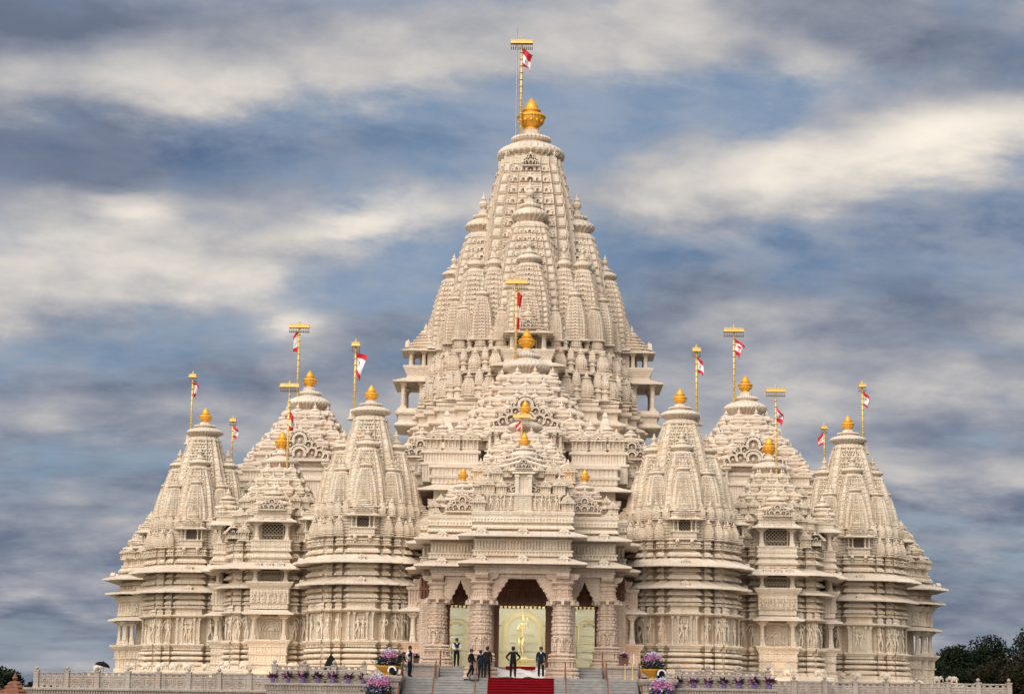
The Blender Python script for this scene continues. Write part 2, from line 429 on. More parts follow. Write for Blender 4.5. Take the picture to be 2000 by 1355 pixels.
def ellipsoid(c, r, n=8, m=5):
    pr = [(math.sin(math.pi * (k + 0.25) / (m + 0.5)), -math.cos(math.pi * (k + 0.25) / (m + 0.5))) for k in range(m + 1)]
    V, P = lathe(pr, n)
    return np.asarray(V) * np.array(r) + np.array(c), P

def prism(poly, y0, y1):
    """polygon in XZ (counter-clockwise seen from -Y) extruded from y0 (front) to y1"""
    k = len(poly)
    V = [(x, y0, z) for x, z in poly] + [(x, y1, z) for x, z in poly]
    side = [[i, i + k, (i + 1) % k + k, (i + 1) % k] for i in range(k)]
    return V, [side, [list(range(k))], [list(range(2 * k - 1, k - 1, -1))]]

def arc_band(cx, cz, r0, r1, a0, a1, y0, y1, n=10):
    """flat ring sector in XZ, thick in Y"""
    A = np.linspace(R(a0), R(a1), n + 1)
    V = []
    for y in (y0, y1):
        for r in (r0, r1):
            V += [(cx + r * math.cos(t), y, cz + r * math.sin(t)) for t in A]
    k = n + 1
    P = []
    for i in range(n):
        P.append([i, k + i, k + i + 1, i + 1][::-1])                   # front: inner/outer
        P.append([2 * k + i, 2 * k + i + 1, 3 * k + i + 1, 3 * k + i][::-1])
        P.append([k + i, 3 * k + i, 3 * k + i + 1, k + i + 1][::-1])
        P.append([i, i + 1, 2 * k + i + 1, 2 * k + i][::-1])
    P.append([0, 2 * k, 3 * k, k][::-1]); P.append([n, k + n, 3 * k + n, 2 * k + n][::-1])
    return V, [P]

# plans --------------------------------------------------------------
def stepped(steps):
    """4-fold stepped plan: steps [(half width, depth)...], last has width == depth. CCW."""
    q = []
    for i, (a, b) in enumerate(steps):
        if i:
            q.append((steps[i - 1][0], b))
        q.append((a, b))
    half = q + [(b, a) for a, b in q[::-1]]
    out = []
    for h in half:
        if not out or out[-1] != h:
            out.append(h)
    side = [(x, -y) for x, y in out]                 # front-right quadrant, CCW
    pts = []
    for k in range(4):
        c, s = [(1, 0), (0, 1), (-1, 0), (0, -1)][k]
        pts += [(x * c - y * s, x * s + y * c) for x, y in side]
    return clean(pts)

def clean(pts):
    o = []
    for p in pts:
        if not o or abs(o[-1][0] - p[0]) + abs(o[-1][1] - p[1]) > 1e-6:
            o.append(p)
    if abs(o[0][0] - o[-1][0]) + abs(o[0][1] - o[-1][1]) < 1e-6:
        o.pop()
    return o

def mirror_plan(right):
    """right half from front centre to back centre (x >= 0), CCW"""
    return clean(right + [(-x, y) for x, y in right[::-1]])

def rect(hx, y0, y1):
    return [(-hx, y0), (hx, y0), (hx, y1), (-hx, y1)]

def plan_dirs(plan, lateral=1.0):
    P = np.array(plan, float)
    K = len(P)
    D = np.zeros((K, 2))
    for i in range(K):
        e0 = P[i] - P[i - 1]; e1 = P[(i + 1) % K] - P[i]
        n0 = np.array([e0[1], -e0[0]]) / (np.linalg.norm(e0) + 1e-9)
        n1 = np.array([e1[1], -e1[0]]) / (np.linalg.norm(e1) + 1e-9)
        if abs(n0 @ n1) > 0.999:
            D[i] = n0
        else:
            D[i] = (n0 + n1) / (1 + n0 @ n1)
    return P, D

def notched(plan, depth, width):
    """cut a deep slot into every re-entrant corner; offsets of slot corners stay narrow"""
    P, D = plan_dirs(plan)
    K = len(P); pts = []; dirs = []
    for i in range(K):
        e0 = P[i] - P[i - 1]; e1 = P[(i + 1) % K] - P[i]
        cr = e0[0] * e1[1] - e0[1] * e1[0]
        if cr < 0:                                       # concave
            t0 = e0 / np.linalg.norm(e0); t1 = e1 / np.linalg.norm(e1)
            n0 = np.array([t0[1], -t0[0]]); n1 = np.array([t1[1], -t1[0]])
            # the face that is set back is the one further out along the run
            front = abs(P[i][1]) > abs(P[i][0])
            if (front and abs(n1[1]) > 0.5) or (not front and abs(n1[0]) > 0.5):
                # going down a riser (t0), then along a set-back face (t1)
                pts += [P[i] + t0 * depth, P[i] + t0 * depth + t1 * width, P[i] + t1 * width]
                dirs += [n1, n1, n1 - 0.12 * t1]
            else:
                pts += [P[i] - t0 * width, P[i] - t0 * width - t1 * depth, P[i] - t1 * depth]
                dirs += [n0 + 0.12 * t0, n0, n0]
        else:
            pts.append(P[i]); dirs.append(D[i])
    return np.array(pts), np.array(dirs)

def ring_points(P, D, pitch, narrow=False):
    """subdivide each edge into teeth"""
    pts, dr, tooth = [], [], []
    K = len(P)
    for i in range(K):
        a, b = P[i], P[(i + 1) % K]
        da, db = D[i], D[(i + 1) % K]
        L = np.linalg.norm(b - a)
        n = int(round(L / pitch)) if pitch else 0
        us, ts = [0.0], [0.0]
        if n >= 1:
            for k in range(n):
                for ph, t in (((0.45, 0), (0.475, 1), (0.525, 1), (0.55, 0)) if narrow else ((0.18, 0), (0.26, 1), (0.74, 1), (0.82, 0))):
                    us.append((k + ph) / n); ts.append(t)
        for u, t in zip(us, ts):
            pts.append(a + (b - a) * u); dr.append(da + (db - da) * u); tooth.append(t)
    return np.array(pts), np.array(dr), np.array(tooth, float)

def loft(plan, prof, pitch=0.0, notch=None, caps=(True, True), centre=(0, 0), narrow=False):
    """prof: [(z, off, tooth_amp)] swept round the plan"""
    if notch:
        P, D = notched(plan, *notch)
    else:
        P, D = plan_dirs(plan)
    pts, dr, tooth = ring_points(P, D, pitch, narrow)
    rings = []
    for q in prof:
        z, off = q[0], q[1]
        t = q[2] if len(q) > 2 else 0.0
        s = q[3] if len(q) > 3 else 1.0
        xy = pts * s + dr * (off + tooth * t)[:, None]
        rings.append(np.column_stack([xy[:, 0] + centre[0], xy[:, 1] + centre[1], np.full(len(xy), z)]))
    return grid_rings(rings, *caps)

class Prof(list):
    def to(s, z, off, t=0.0, sc=1.0):
        s.append((z, off, t, sc)); return s
    def band(s, z0, z1, off, t=0.0, sc=1.0):
        s.append((z0, off, t, sc)); s.append((z1, off, t, sc)); return s
    def bulge(s, z0, z1, off, amp, t=0.0, n=5, sc=1.0):
        for k in range(n + 1):
            a = math.pi * k / n
            s.append((z0 + (z1 - z0) * (1 - math.cos(a)) / 2, off + amp * math.sin(a) ** 0.7, t * (0.25 + math.sin(a)), sc))
        return s
    def petal(s, z0, z1, off, amp, t=0.03, sc=1.0):
        """cushion that swells to a toothed lower lip"""
        s.append((z0, off, 0, sc)); s.append((z0 + 0.01, off + amp, t, sc)); s.append((z0 + (z1 - z0) * .35, off + amp, t, sc))
        s.append((z0 + (z1 - z0) * .40, off + amp * .93, 0, sc))
        s.append((z0 + (z1 - z0) * .8, off + amp * .62, 0, sc)); s.append((z1, off + 0.02, 0, sc)); return s

def eave(plan, z_lip, z_top, off_in, off_out, th=0.09, rib=0.035, pitch=0.55):
    """sloping stone eave cut by joints between its slabs"""
    return loft(plan, eave_prof(z_lip, z_top, off_in, off_out, th, -rib * 1.6), pitch, narrow=True)

def eave_prof(z_lip, z_top, off_in, off_out, th=0.09, rib=0.0):
    return [(z_lip + 0.10, off_in), (z_lip + 0.015, off_out - 0.05), (z_lip, off_out - 0.02), (z_lip, off_out), (z_lip + th, off_out),
            (z_lip + th + 0.02, off_out - 0.03, rib), (z_lip + th + (z_top - z_lip - th) * 0.42, (off_out * .55 + off_in * .45), rib), (z_top, off_in + 0.04, rib), (z_top + 0.01, off_in - 0.05)]

# ------------------------------------------------------------------ library of carved pieces (shared meshes)
LIB = {}

def spire_geom(H, top, expo, bands, res, rows, amp, bulbs=True, fine=False):
    """curvilinear tower body, half width 1 at the base, carved in horseshoe-arch bands"""
    plan = stepped([(0.30, 1.0), (0.56, 0.92), (0.80, 0.80)])
    P, D = plan_dirs(plan)
    K = len(P)
    pts, dr, kind, X = [], [], [], []
    for i in range(K):
        a, b = P[i], P[(i + 1) % K]
        L = np.linalg.norm(b - a)
        mid = (a + b) / 2
        if L > 0.5:
            k = 1
        elif L > 0.25:
            k = 2 if (mid[0] * mid[1] > 0) == (abs(mid[1]) > abs(mid[0])) else 3
        elif L > 0.2:
            k = 4
        else:
            k = 0
        n = max(1, int(round(L * res))) if k else 1
        if k in (1, 2, 3, 4):
            n = max(n, 10 if fine else 8)
        for j in range(n):
            u = j / n
            pts.append(a + (b - a) * u); dr.append(D[i] + (D[(i + 1) % K] - D[i]) * u)
            kind.append(k if j else 0); X.append(2 * u - 1)
    pts, dr, kind, X = map(np.array, (pts, dr, kind, X))
    conc = np.zeros(len(pts), bool)
    for i in range(K):
        e0 = P[i] - P[i - 1]; e1 = P[(i + 1) % K] - P[i]
        if e0[0] * e1[1] - e0[1] * e1[0] < 0:
            conc |= (abs(pts - P[i]).sum(1) < 1e-6)
    N = bands * rows
    rings = []
    for r in range(N + 1):
        t = r / N
        y = (r % rows) / rows
        w = 1 - (1 - top) * t ** expo
        h = np.zeros(len(pts))
        course = -0.9 if (y * 4) % 1 < 0.30 else 0.0
        def ring(cx, cy, r0, r1, kx=1.0, ky=1.0):
            q = np.hypot((X - cx) * kx, (y - cy) * ky)
            return np.where(q < r0, -4.0, np.where(q < r1, 1.2, np.nan))
        b1 = ring(0, 0.22, 0.20, 0.36, 0.8, 0.75)
        b2 = np.where(np.isnan(b1), ring(-0.58, 0.26, 0.10, 0.24, 0.8, 0.8), b1)
        b2 = np.where(np.isnan(b2), ring(0.58, 0.26, 0.10, 0.24, 0.8, 0.8), b2)
        b2 = np.where(np.isnan(b2) & (abs(X) < 0.10) & (0.60 < y < 0.86), 0.9, b2)
        dot = np.hypot(X * 0.8, (y - 0.18) * 0.75) < 0.09
        h1 = np.where(dot, 0.3, np.where(np.isnan(b2), course, b2))
        l1 = ring(0.35, 0.30, 0.18, 0.40, 0.62, 0.9)
        l1 = np.where(np.isnan(l1), ring(-0.45, 0.22, 0.10, 0.26, 0.6, 0.9), l1)
        r1 = ring(-0.35, 0.30, 0.18, 0.40, 0.62, 0.9)
        r1 = np.where(np.isnan(r1), ring(0.45, 0.22, 0.10, 0.26, 0.6, 0.9), r1)
        edge = abs(X) > 0.86
        h = np.where(kind == 1, h1, h)
        h = np.where(kind == 2, np.where(edge, 0.7, np.where(np.isnan(l1), course, l1)), h)
        h = np.where(kind == 3, np.where(edge, 0.7, np.where(np.isnan(r1), course, r1)), h)
        if fine:
            yy = (y * 2) % 1
            hole = (0.32 < yy < 0.80)
            lip = yy >= 0.80 or yy < 0.10
            nh = np.where(kind == 1, 4, 2)
            ph = ((X * 0.5 + 0.5) * nh + (0.5 if (r // (rows // 2)) % 2 else 0.0)) % 1
            hv = np.where((ph > 0.24) & (ph < 0.78) & hole, -4.2, np.where(lip, 0.8, np.where(ph < 0.1, 0.9, 0.0)))
            h = np.where((kind >= 1) & (kind <= 3), np.where(edge, 0.5, hv), h)
        if y < 0.09:
            h = np.where(kind > 0, -1.6, h)
        if bulbs:
            bl = -1.2 if y < 0.12 else (0.3 if y < 0.24 else 1.9 * math.sin(math.pi * min(1, 0.30 + (y - 0.24) * 0.80)) ** 0.7 - 0.5)
            h = np.where(kind == 4, (0.45 if fine else 1.0) * np.where(abs(X) < 0.66, bl * np.sqrt(np.clip(1 - (X / 0.8) ** 2, 0, 1)), course - 0.8), h)
        h = np.where(conc, -3.2, h)
        xy = pts * w + dr * (h * amp * (0.45 + 0.55 * w))[:, None]
        rings.append(np.column_stack([xy, np.full(len(xy), t * H)]))
    return grid_rings(rings)

def cap_geom(n=64, nr=32):
    prof = [(0.66, -0.36, 0), (0.66, -0.30, 1), (0.62, -0.28, 0), (0.64, -0.22, 2.4), (0.74, -0.12, 2.4), (0.90, -0.02, 2.4), (0.985, 0.03, .3), (1.0, 0.08, 0), (0.99, 0.13, 0),
            (0.93, 0.21, 0.6), (0.84, 0.29, 0.6), (0.74, 0.345, 0), (0.70, 0.37, .8), (0.58, 0.43, .8), (0.46, 0.46, 0), (0.44, 0.52, 0), (0.54, 0.55, 1), (0.585, 0.61, 1),
            (0.55, 0.67, 1), (0.44, 0.71, 0), (0.31, 0.75, 0), (0.29, 0.80, 0), (0.29, 0.90, .5), (0.24, 0.93, 0), (0.20, 0.96, 0)]
    return lathe([(a, b) for a, b, c in prof], n, 0.04, nr, [c for a, b, c in prof])

def pot_geom(n=10):
    return lathe([(0.20, 0), (0.26, 0.04), (0.14, 0.12), (0.30, 0.26), (0.36, 0.40), (0.30, 0.52), (0.14, 0.60), (0.20, 0.66), (0.17, 0.74), (0.09, 0.84), (0.05, 0.98), (0.01, 1.1)], n)

def full_spire(H, top, expo, bands, res, rows, amp, cap=1.0, fine=False):
    mb = MB()
    mb.add(box(-1.04, 1.04, -1.04, 1.04, -0.10, -0.01))
    mb.add(spire_geom(H, top, expo, bands, res, rows, amp, True, fine))
    mb.add(loft(stepped([(0.30, 1.0), (0.56, 0.92), (0.80, 0.80)]), [(H, 0.0, 0, top * 1.04), (H + 0.09, 0.0, 0, top * 1.04), (H + 0.10, 0, 0, top * 0.9), (H + 0.16, 0, 0, top * 0.86)]))
    rc = top * 1.05 * cap
    mb.add(cap_geom(40, 20), loc=(0, 0, H + 0.16 + 0.34 * rc), sc=rc)
    mb.add(pot_geom(10), loc=(0, 0, H + 0.16 + 1.28 * rc), sc=(rc * 0.75, rc * 0.75, rc * 0.95))
    return mb

def kuta_geom():
    """ribbed ovoid spirelet on a moulded foot, half width 0.5, height ~ 1.6"""
    mb = MB()
    foot = stepped([(0.26, 0.50), (0.40, 0.40)])
    mb.add(loft(foot, Prof().band(0, 0.07, 0.02).to(0.09, -0.10).to(0.13, -0.12).bulge(0.14, 0.27, -0.10, 0.12, n=4).to(0.29, -0.06)))
    nb = 7
    plan = stepped([(0.16, 0.46), (0.30, 0.42), (0.38, 0.38)])
    P, D = plan_dirs(plan); pts, dr, kk = [], [], []
    for i in range(len(P)):
        a, b = P[i], P[(i + 1) % len(P)]
        L = np.linalg.norm(b - a)
        n = 6 if L > 0.25 else (3 if L > 0.1 else 1)
        for j in range(n):
            pts.append(a + (b - a) * j / n); dr.append(D[i] + (D[(i + 1) % len(P)] - D[i]) * j / n)
            kk.append(1 if (n == 6 and j in (2, 4)) or (n == 3 and j == 1) else 0)
    pts, dr, kk = map(np.array, (pts, dr, kk))
    rings = []
    for r in range(nb * 4 + 1):
        t = r / (nb * 4)
        w = (0.86 + 0.16 * math.sin(math.pi * min(1, t * 1.15 + 0.1))) * (1 - 0.42 * t ** 2.6)
        ph = r % 4
        h = np.full(len(pts), -0.028 if ph == 0 else 0.012)
        if ph in (1, 2):
            h = np.where(kk == 1, -0.035, h)
        xy = pts * w + dr * h[:, None]
        rings.append(np.column_stack([xy, np.full(len(xy), 0.29 + t * 1.0)]))
    mb.add(grid_rings(rings))
    mb.add(lathe([(0.22, 1.29), (0.20, 1.33), (0.30, 1.36), (0.30, 1.40), (0.20, 1.45), (0.10, 1.48), (0.13, 1.54), (0.09, 1.60), (0.02, 1.72)], 12))
    return mb

def post_kuta_geom():
    """slim pillar with a small ribbed head, half width 0.3, height ~ 1.6"""
    mb = MB()
    sq = stepped([(0.18, 0.28), (0.24, 0.24)])
    mb.add(loft(sq, Prof().band(0, 0.1, 0.02).to(0.12, -0.06).band(0.14, 0.5, -0.07).bulge(0.5, 0.62, -0.04, 0.08, n=3).band(0.64, 0.8, -0.08).to(0.82, 0.0).to(0.92, 0.02).to(0.94, -0.04)))
    pr = Prof()
    for k in range(5):
        z = 0.95 + k * 0.13
        w = 1 - 0.4 * (k / 5) ** 2
        pr.to(z, 0, 0, 0.80 * w).to(z + 0.02, 0, 0, 0.92 * w).to(z + 0.11, 0, 0, 0.90 * w)
    pr.to(1.60, 0, 0, 0.5)
    mb.add(loft(sq, pr))
    mb.add(lathe([(0.13, 1.6), (0.16, 1.65), (0.08, 1.7), (0.02, 1.82)], 8))
    return mb

def bell_geom():
    """double cushion roof with bell and spike, half width 1"""
    mb = MB()
    pl = stepped([(0.50, 0.86), (0.74, 0.74)])
    pr = Prof().band(-0.10, 0.10, -0.06).bulge(0.10, 0.46, -0.02, 0.17, n=6).to(0.47, -0.14)
    pr.band(0.50, 0.60, 0, 0, 0.70).bulge(0.60, 0.86, -0.02, 0.15, n=5, sc=0.66).to(0.88, 0, 0, 0.5)
    mb.add(loft(pl, pr))
    mb.add(lathe([(0.46, 0.86), (0.48, 0.92), (0.46, 0.96), (0.70, 1.00), (0.69, 1.07), (0.54, 1.20), (0.34, 1.29), (0.24, 1.33), (0.16, 1.38), (0.25, 1.48), (0.22, 1.58), (0.11, 1.70), (0.02, 1.98)], 14))
    for a in range(4):
        mb.add(arc_band(0, 0.22, 0.10, 0.20, -10, 190, -1.02, -0.80, 7), rot=a * math.pi / 2)
    return mb

def tracery_geom():
    """fan of horseshoe arches, half width 1, height ~1.25, front at y = -0.1"""
    mb = MB()
    f, b = -0.26, 0.02
    mb.add(box(-1.03, 1.03, f, b + 0.06, 0, 0.09))
    sil = [(-1.0, 0.08), (1.0, 0.08), (0.97, 0.24), (0.82, 0.36), (0.70, 0.52), (0.52, 0.64), (0.40, 0.82), (0.22, 0.98), (0.0, 1.12), (-0.22, 0.98), (-0.40, 0.82), (-0.52, 0.64), (-0.70, 0.52), (-0.82, 0.36), (-0.97, 0.24)]
    mb.add(prism([(x * 0.97, z * 0.97) for x, z in sil], b - 0.01, b + 0.08))
    def hs(cx, cz, r, a0=-30, a1=210, w=0.36):
        mb.add(arc_band(cx, cz, r * (1 - w), r, a0, a1, f, b, 9))
        mb.add(ellipsoid((cx, f + 0.12, cz - r * 0.15), (r * 0.26, 0.12, r * 0.36), 7, 4))
    hs(0, 0.26, 0.25); hs(0, 0.74, 0.26)
    mb.add(arc_band(0, 0.70, 0.33, 0.40, -10, 190, f + 0.05, b, 10)); mb.add(arc_band(0, 0.24, 0.30, 0.36, 10, 170, f + 0.06, b, 10))
    for s in (-1, 1):
        q = (lambda a0, a1: (a0, a1) if s > 0 else (180 - a1, 180 - a0))
        hs(s * 0.44, 0.30, 0.20, *q(-60, 190)); hs(s * 0.31, 0.56, 0.15, *q(-70, 170)); hs(s * 0.70, 0.24, 0.17, *q(-60, 190))
        hs(s * 0.53, 0.55, 0.13, *q(-80, 170)); hs(s * 0.24, 0.92, 0.10, *q(-80, 150)); hs(s * 0.90, 0.17, 0.11, *q(-60, 180)); hs(s * 0.72, 0.45, 0.10, *q(-80, 160)); hs(s * 0.37, 0.74, 0.10, *q(-80, 160))
    mb.add(lathe([(0.07, 1.06), (0.10, 1.12), (0.05, 1.18), (0.02, 1.32)], 8), loc=(0, -0.04, 0))
    return mb

def eave_ornament_geom():
    """small gabled shrine front on the slope of an eave: width 0.7, height 0.5"""
    mb = MB()
    mb.add(box(-0.26, 0.26, -0.10, 0.20, 0, 0.05)); mb.add(box(-0.20, 0.20, -0.06, 0.20, 0.05, 0.24))
    for x in (-0.19, 0.19):
        mb.add(box(x - 0.035, x + 0.035, -0.10, 0.0, 0.05, 0.24))
    mb.add(box(-0.30, 0.30, -0.12, 0.22, 0.24, 0.29, 0.03))
    mb.add(prism([(-0.27, 0.29), (0.27, 0.29), (0.13, 0.41), (0.0, 0.50), (-0.13, 0.41)], -0.08, 0.22))
    mb.add(ellipsoid((0, -0.08, 0.16), (0.07, 0.06, 0.08), 6, 4))
    mb.add(arc_band(0, 0.34, 0.05, 0.10, -20, 200, -0.11, -0.07, 6))
    return mb

def pavilion_geom(depth=1.0):
    """mini pavilion: base, colonnettes, figure, tiered roof. half width 0.5, height ~1.7"""
    mb = MB()
    d = 0.5 * depth
    pl = rect(0.5, -d, d)
    mb.add(loft(pl, Prof().band(0, 0.06, 0.02).to(0.08, -0.05).band(0.12, 0.16, -0.05).to(0.18, 0.0).to(0.22, 0.0)))
    mb.add(box(-0.36, 0.36, -d + 0.16, d - 0.05, 0.2, 0.74))
    for x in (-0.42, -0.20, 0.20, 0.42):
        mb.add(lathe([(0.06, 0.2), (0.06, 0.28), (0.04, 0.32), (0.042, 0.58), (0.065, 0.64), (0.075, 0.74)], 6), loc=(x, -d + 0.08, 0))
    mb.add(ellipsoid((0, -d + 0.14, 0.60), (0.06, 0.05, 0.07), 6, 4)); mb.add(ellipsoid((0.01, -d + 0.14, 0.42), (0.085, 0.06, 0.15), 6, 4))
    mb.add(ellipsoid((-0.05, -d + 0.13, 0.28), (0.08, 0.05, 0.08), 6, 4)); mb.add(ellipsoid((0.07, -d + 0.13, 0.28), (0.08, 0.05, 0.08), 6, 4))
    pr = Prof().to(0.74, 0.0).to(0.76, 0.13).to(0.80, 0.13).to(0.90, -0.04)
    for k in range(3):
        s = 1 - 0.2 * k; z = 0.92 + 0.13 * k
        pr.to(z, -0.06, 0, s).to(z + 0.02, 0.02, 0, s).to(z + 0.055, 0.02, 0, s).to(z + 0.12, -0.10, 0, s)
    mb.add(loft(pl, pr))
    mb.add(arc_band(0, 0.90, 0.07, 0.15, -20, 200, -d - 0.10, -d + 0.05, 8))
    mb.add(lathe([(0.20, 1.28), (0.28, 1.32), (0.26, 1.37), (0.16, 1.43), (0.08, 1.46), (0.11, 1.52), (0.06, 1.60), (0.01, 1.74)], 10))
    return mb

def balcony_column_geom():
    """short pillar with wide bracket capital, height 1, shaft half width ~0.11"""
    mb = MB()
    mb.add(box(-0.15, 0.15, -0.15, 0.15, 0, 0.10)); mb.add(box(-0.13, 0.13, -0.13, 0.13, 0.10, 0.20, 0.02))
    mb.add(lathe([(0.15, 0.20), (0.135, 0.26), (0.12, 0.34), (0.105, 0.66), (0.12, 0.68), (0.12, 0.72), (0.10, 0.74), (0.13, 0.78), (0.17, 0.82)], 8, ph=math.pi / 8))
    mb.add(prism([(-0.17, 0.82), (0.17, 0.82), (0.20, 0.87), (0.28, 0.90), (0.32, 0.96), (0.32, 1.0), (-0.32, 1.0), (-0.32, 0.96), (-0.28, 0.90), (-0.20, 0.87)], -0.16, 0.16))
    mb.add(box(-0.155, 0.155, -0.30, 0.30, 0.90, 0.985))
    return mb

def tall_column_geom():
    """long plain tower pillar, height 1"""
    mb = MB()
    mb.add(box(-0.085, 0.085, -0.085, 0.085, 0, 0.05)); mb.add(box(-0.075, 0.075, -0.075, 0.075, 0.05, 0.09))
    mb.add(lathe([(0.075, 0.09), (0.062, 0.13), (0.058, 0.5), (0.062, 0.51), (0.058, 0.52), (0.055, 0.80), (0.07, 0.83), (0.06, 0.86), (0.09, 0.91)], 10))
    mb.add(prism([(-0.09, 0.91), (0.09, 0.91), (0.16, 0.95), (0.16, 1.0), (-0.16, 1.0), (-0.16, 0.95)], -0.085, 0.085))
    return mb

def colonnette_geom():
    return MB().add(box(-0.07, 0.07, -0.07, 0.07, 0, 0.08)).add(lathe([(0.065, 0.08), (0.05, 0.14), (0.05, 0.5), (0.065, 0.53), (0.05, 0.56), (0.045, 0.82), (0.08, 0.9), (0.09, 0.93)], 8)).add(box(-0.10, 0.10, -0.09, 0.09, 0.93, 1.0))

def porch_column_geom():
    """great round pillar of the porch, height 6.3, carved in rings"""
    mb = MB()
    sq = stepped([(0.62, 0.98), (0.84, 0.84)])
    pr = Prof().band(0.0, 0.14, 0.06).band(0.15, 0.26, -0.02).band(0.28, 0.42, 0.03).to(0.46, -0.10).bulge(0.48, 0.66, -0.12, 0.10, 0.02, n=4).to(0.68, -0.18)
    pr.band(0.70, 1.02, -0.19, 0.03).to(1.04, -0.10).to(1.10, -0.12).bulge(1.12, 1.28, -0.22, 0.10, n=4).to(1.30, -0.25).bulge(1.33, 1.50, -0.26, 0.09, 0.02, n=4).to(1.52, -0.30)
    mb.add(loft(sq, pr, 0.16))
    oc = [(0.66, 1.52, 0), (0.66, 1.60, 0), (0.62, 1.62, 0)]
    rows = []
    def seg(r, z, w=0.0): rows.append((r, z, w))
    for a in oc: seg(*a)
    seg(0.60, 1.64); seg(0.60, 2.62); seg(0.66, 2.66); seg(0.69, 2.70, .6); seg(0.69, 2.76, .6); seg(0.60, 2.80)
    for k, z in enumerate((2.84, 3.28, 3.72)):
        r = 0.60 - 0.015 * k
        seg(r, z); seg(r, z + 0.02, 1); seg(r + 0.02, z + 0.12, 1.6); seg(r + 0.03, z + 0.24, 1.6); seg(r, z + 0.30); seg(r + 0.05, z + 0.33); seg(r + 0.05, z + 0.38, .5); seg(r - 0.01, z + 0.42)
    seg(0.56, 4.16); seg(0.56, 4.30, 1); seg(0.60, 4.42, 1); seg(0.56, 4.50); seg(0.80, 4.60, .5); seg(0.86, 4.66); seg(0.86, 4.74); seg(0.60, 4.76)
    mb.add(lathe([(r, z) for r, z, w in rows], 64, 0.028, 16, [w for r, z, w in rows]))
    up = stepped([(0.36, 0.56), (0.48, 0.48)])
    pr = Prof().band(4.74, 4.90, 0.06, 0.02).to(4.92, 0).band(4.96, 5.10, 0.0, 0.025).to(5.12, -0.04).band(5.14, 5.34, -0.03, 0.02).band(5.36, 5.42, 0.05).to(5.44, -0.02).band(5.46, 5.62, -0.02, 0.02).to(5.64, 0.06).to(5.74, 0.14).to(5.80, 0.14)
    mb.add(loft(up, pr, 0.14))
    # little stepped lip brackets under the ring and great cross brackets on top
    for k in range(8):
        a = k * math.pi / 4
        mb.add(box(-0.09, 0.09, -1.02, -0.70, 4.40, 4.66, 0.0, 0.06), rot=a)
    brk = [(-0.60, 5.80), (0.60, 5.80), (0.66, 5.92), (0.92, 6.00), (1.02, 6.16), (1.02, 6.30), (-1.02, 6.30), (-1.02, 6.16), (-0.92, 6.00), (-0.66, 5.92)]
    mb.add(prism(brk, -0.40, 0.40)); mb.add(prism(brk, -0.385, 0.385), rot=math.pi / 2)
    # arched niches round the drum
    for k in range(8):
        a = k * math.pi / 4
        mb.add(box(-0.15, -0.11, -0.66, -0.55, 1.70, 2.30), rot=a + math.pi / 8); mb.add(box(0.11, 0.15, -0.66, -0.55, 1.70, 2.30), rot=a + math.pi / 8)
        mb.add(arc_band(0, 2.36, 0.10, 0.17, 0, 180, -0.67, -0.55, 8), rot=a + math.pi / 8)
        for z in (2.84, 3.28, 3.72):
            mb.add(arc_band(0, z + 0.08, 0.08, 0.13, 0, 180, -0.655, -0.54, 6), rot=a); mb.add(ellipsoid((0, -0.60, z + 0.12), (0.045, 0.05, 0.07), 6, 3), rot=a)
    return mb

def figure_geom(var):
    """carved standing figure in high relief, height 1, facing -y"""
    rnd = random.Random(var)
    mb = MB()
    s = -1 if var % 2 else 1
    hip = 0.04 * s
    mb.add(ellipsoid((-0.01 * s, -0.05, 0.905), (0.055, 0.06, 0.075), 8, 5)); mb.add(ellipsoid((-0.01 * s, -0.03, 0.985), (0.04, 0.04, 0.05), 6, 4))
    mb.add(tube([(0, -0.04, 0.85), (0.005 * s, -0.04, 0.80), (0.01 * s, -0.05, 0.70), (hip * .6, -0.04, 0.60), (hip, -0.05, 0.52), (hip, -0.04, 0.46)], [0.03, 0.075, 0.085, 0.062, 0.088, 0.07], 8))
    bend = 0.05 if var % 3 else 0.12
    mb.add(tube([(hip + 0.04, -0.05, 0.50), (hip + 0.05 + 0.02 * s, -0.07, 0.28), (0.05 + hip * .5, -0.04, 0.06), (0.06, -0.09, 0.02)], [0.055, 0.042, 0.028, 0.026], 7))
    mb.add(tube([(hip - 0.04, -0.05, 0.50), (hip - 0.06 - bend * (s > 0), -0.08, 0.28), (-0.04, -0.04, 0.06), (-0.06, -0.09, 0.02)], [0.055, 0.042, 0.028, 0.026], 7))
    if var % 3 == 0:
        a1 = [(0.085, -0.04, 0.80), (0.16, -0.05, 0.72), (0.13, -0.08, 0.88), (0.11, -0.07, 0.97)]
    elif var % 3 == 1:
        a1 = [(0.085, -0.04, 0.80), (0.17, -0.05, 0.68), (0.10, -0.10, 0.57), (0.05, -0.11, 0.60)]
    else:
        a1 = [(0.085, -0.04, 0.80), (0.15, -0.05, 0.66), (0.19, -0.07, 0.52), (0.18, -0.08, 0.46)]
    a2 = [(-0.085, -0.04, 0.80), (-0.15, -0.06, 0.67), (-0.09 - 0.05 * rnd.random(), -0.10, 0.57 + 0.2 * rnd.random()), (-0.05, -0.10, 0.66)]
    for a in (a1, a2):
        mb.add(tube(a, [0.032, 0.026, 0.022, 0.018], 6))
    mb.add(box(-0.17, 0.17, -0.13, 0.04, -0.02, 0.03, 0.02))
    if var in (2, 4):     # drapery arch
        mb.add(arc_band(0, 0.72, 0.22, 0.25, 0, 180, -0.06, 0.03, 8))
    return mb

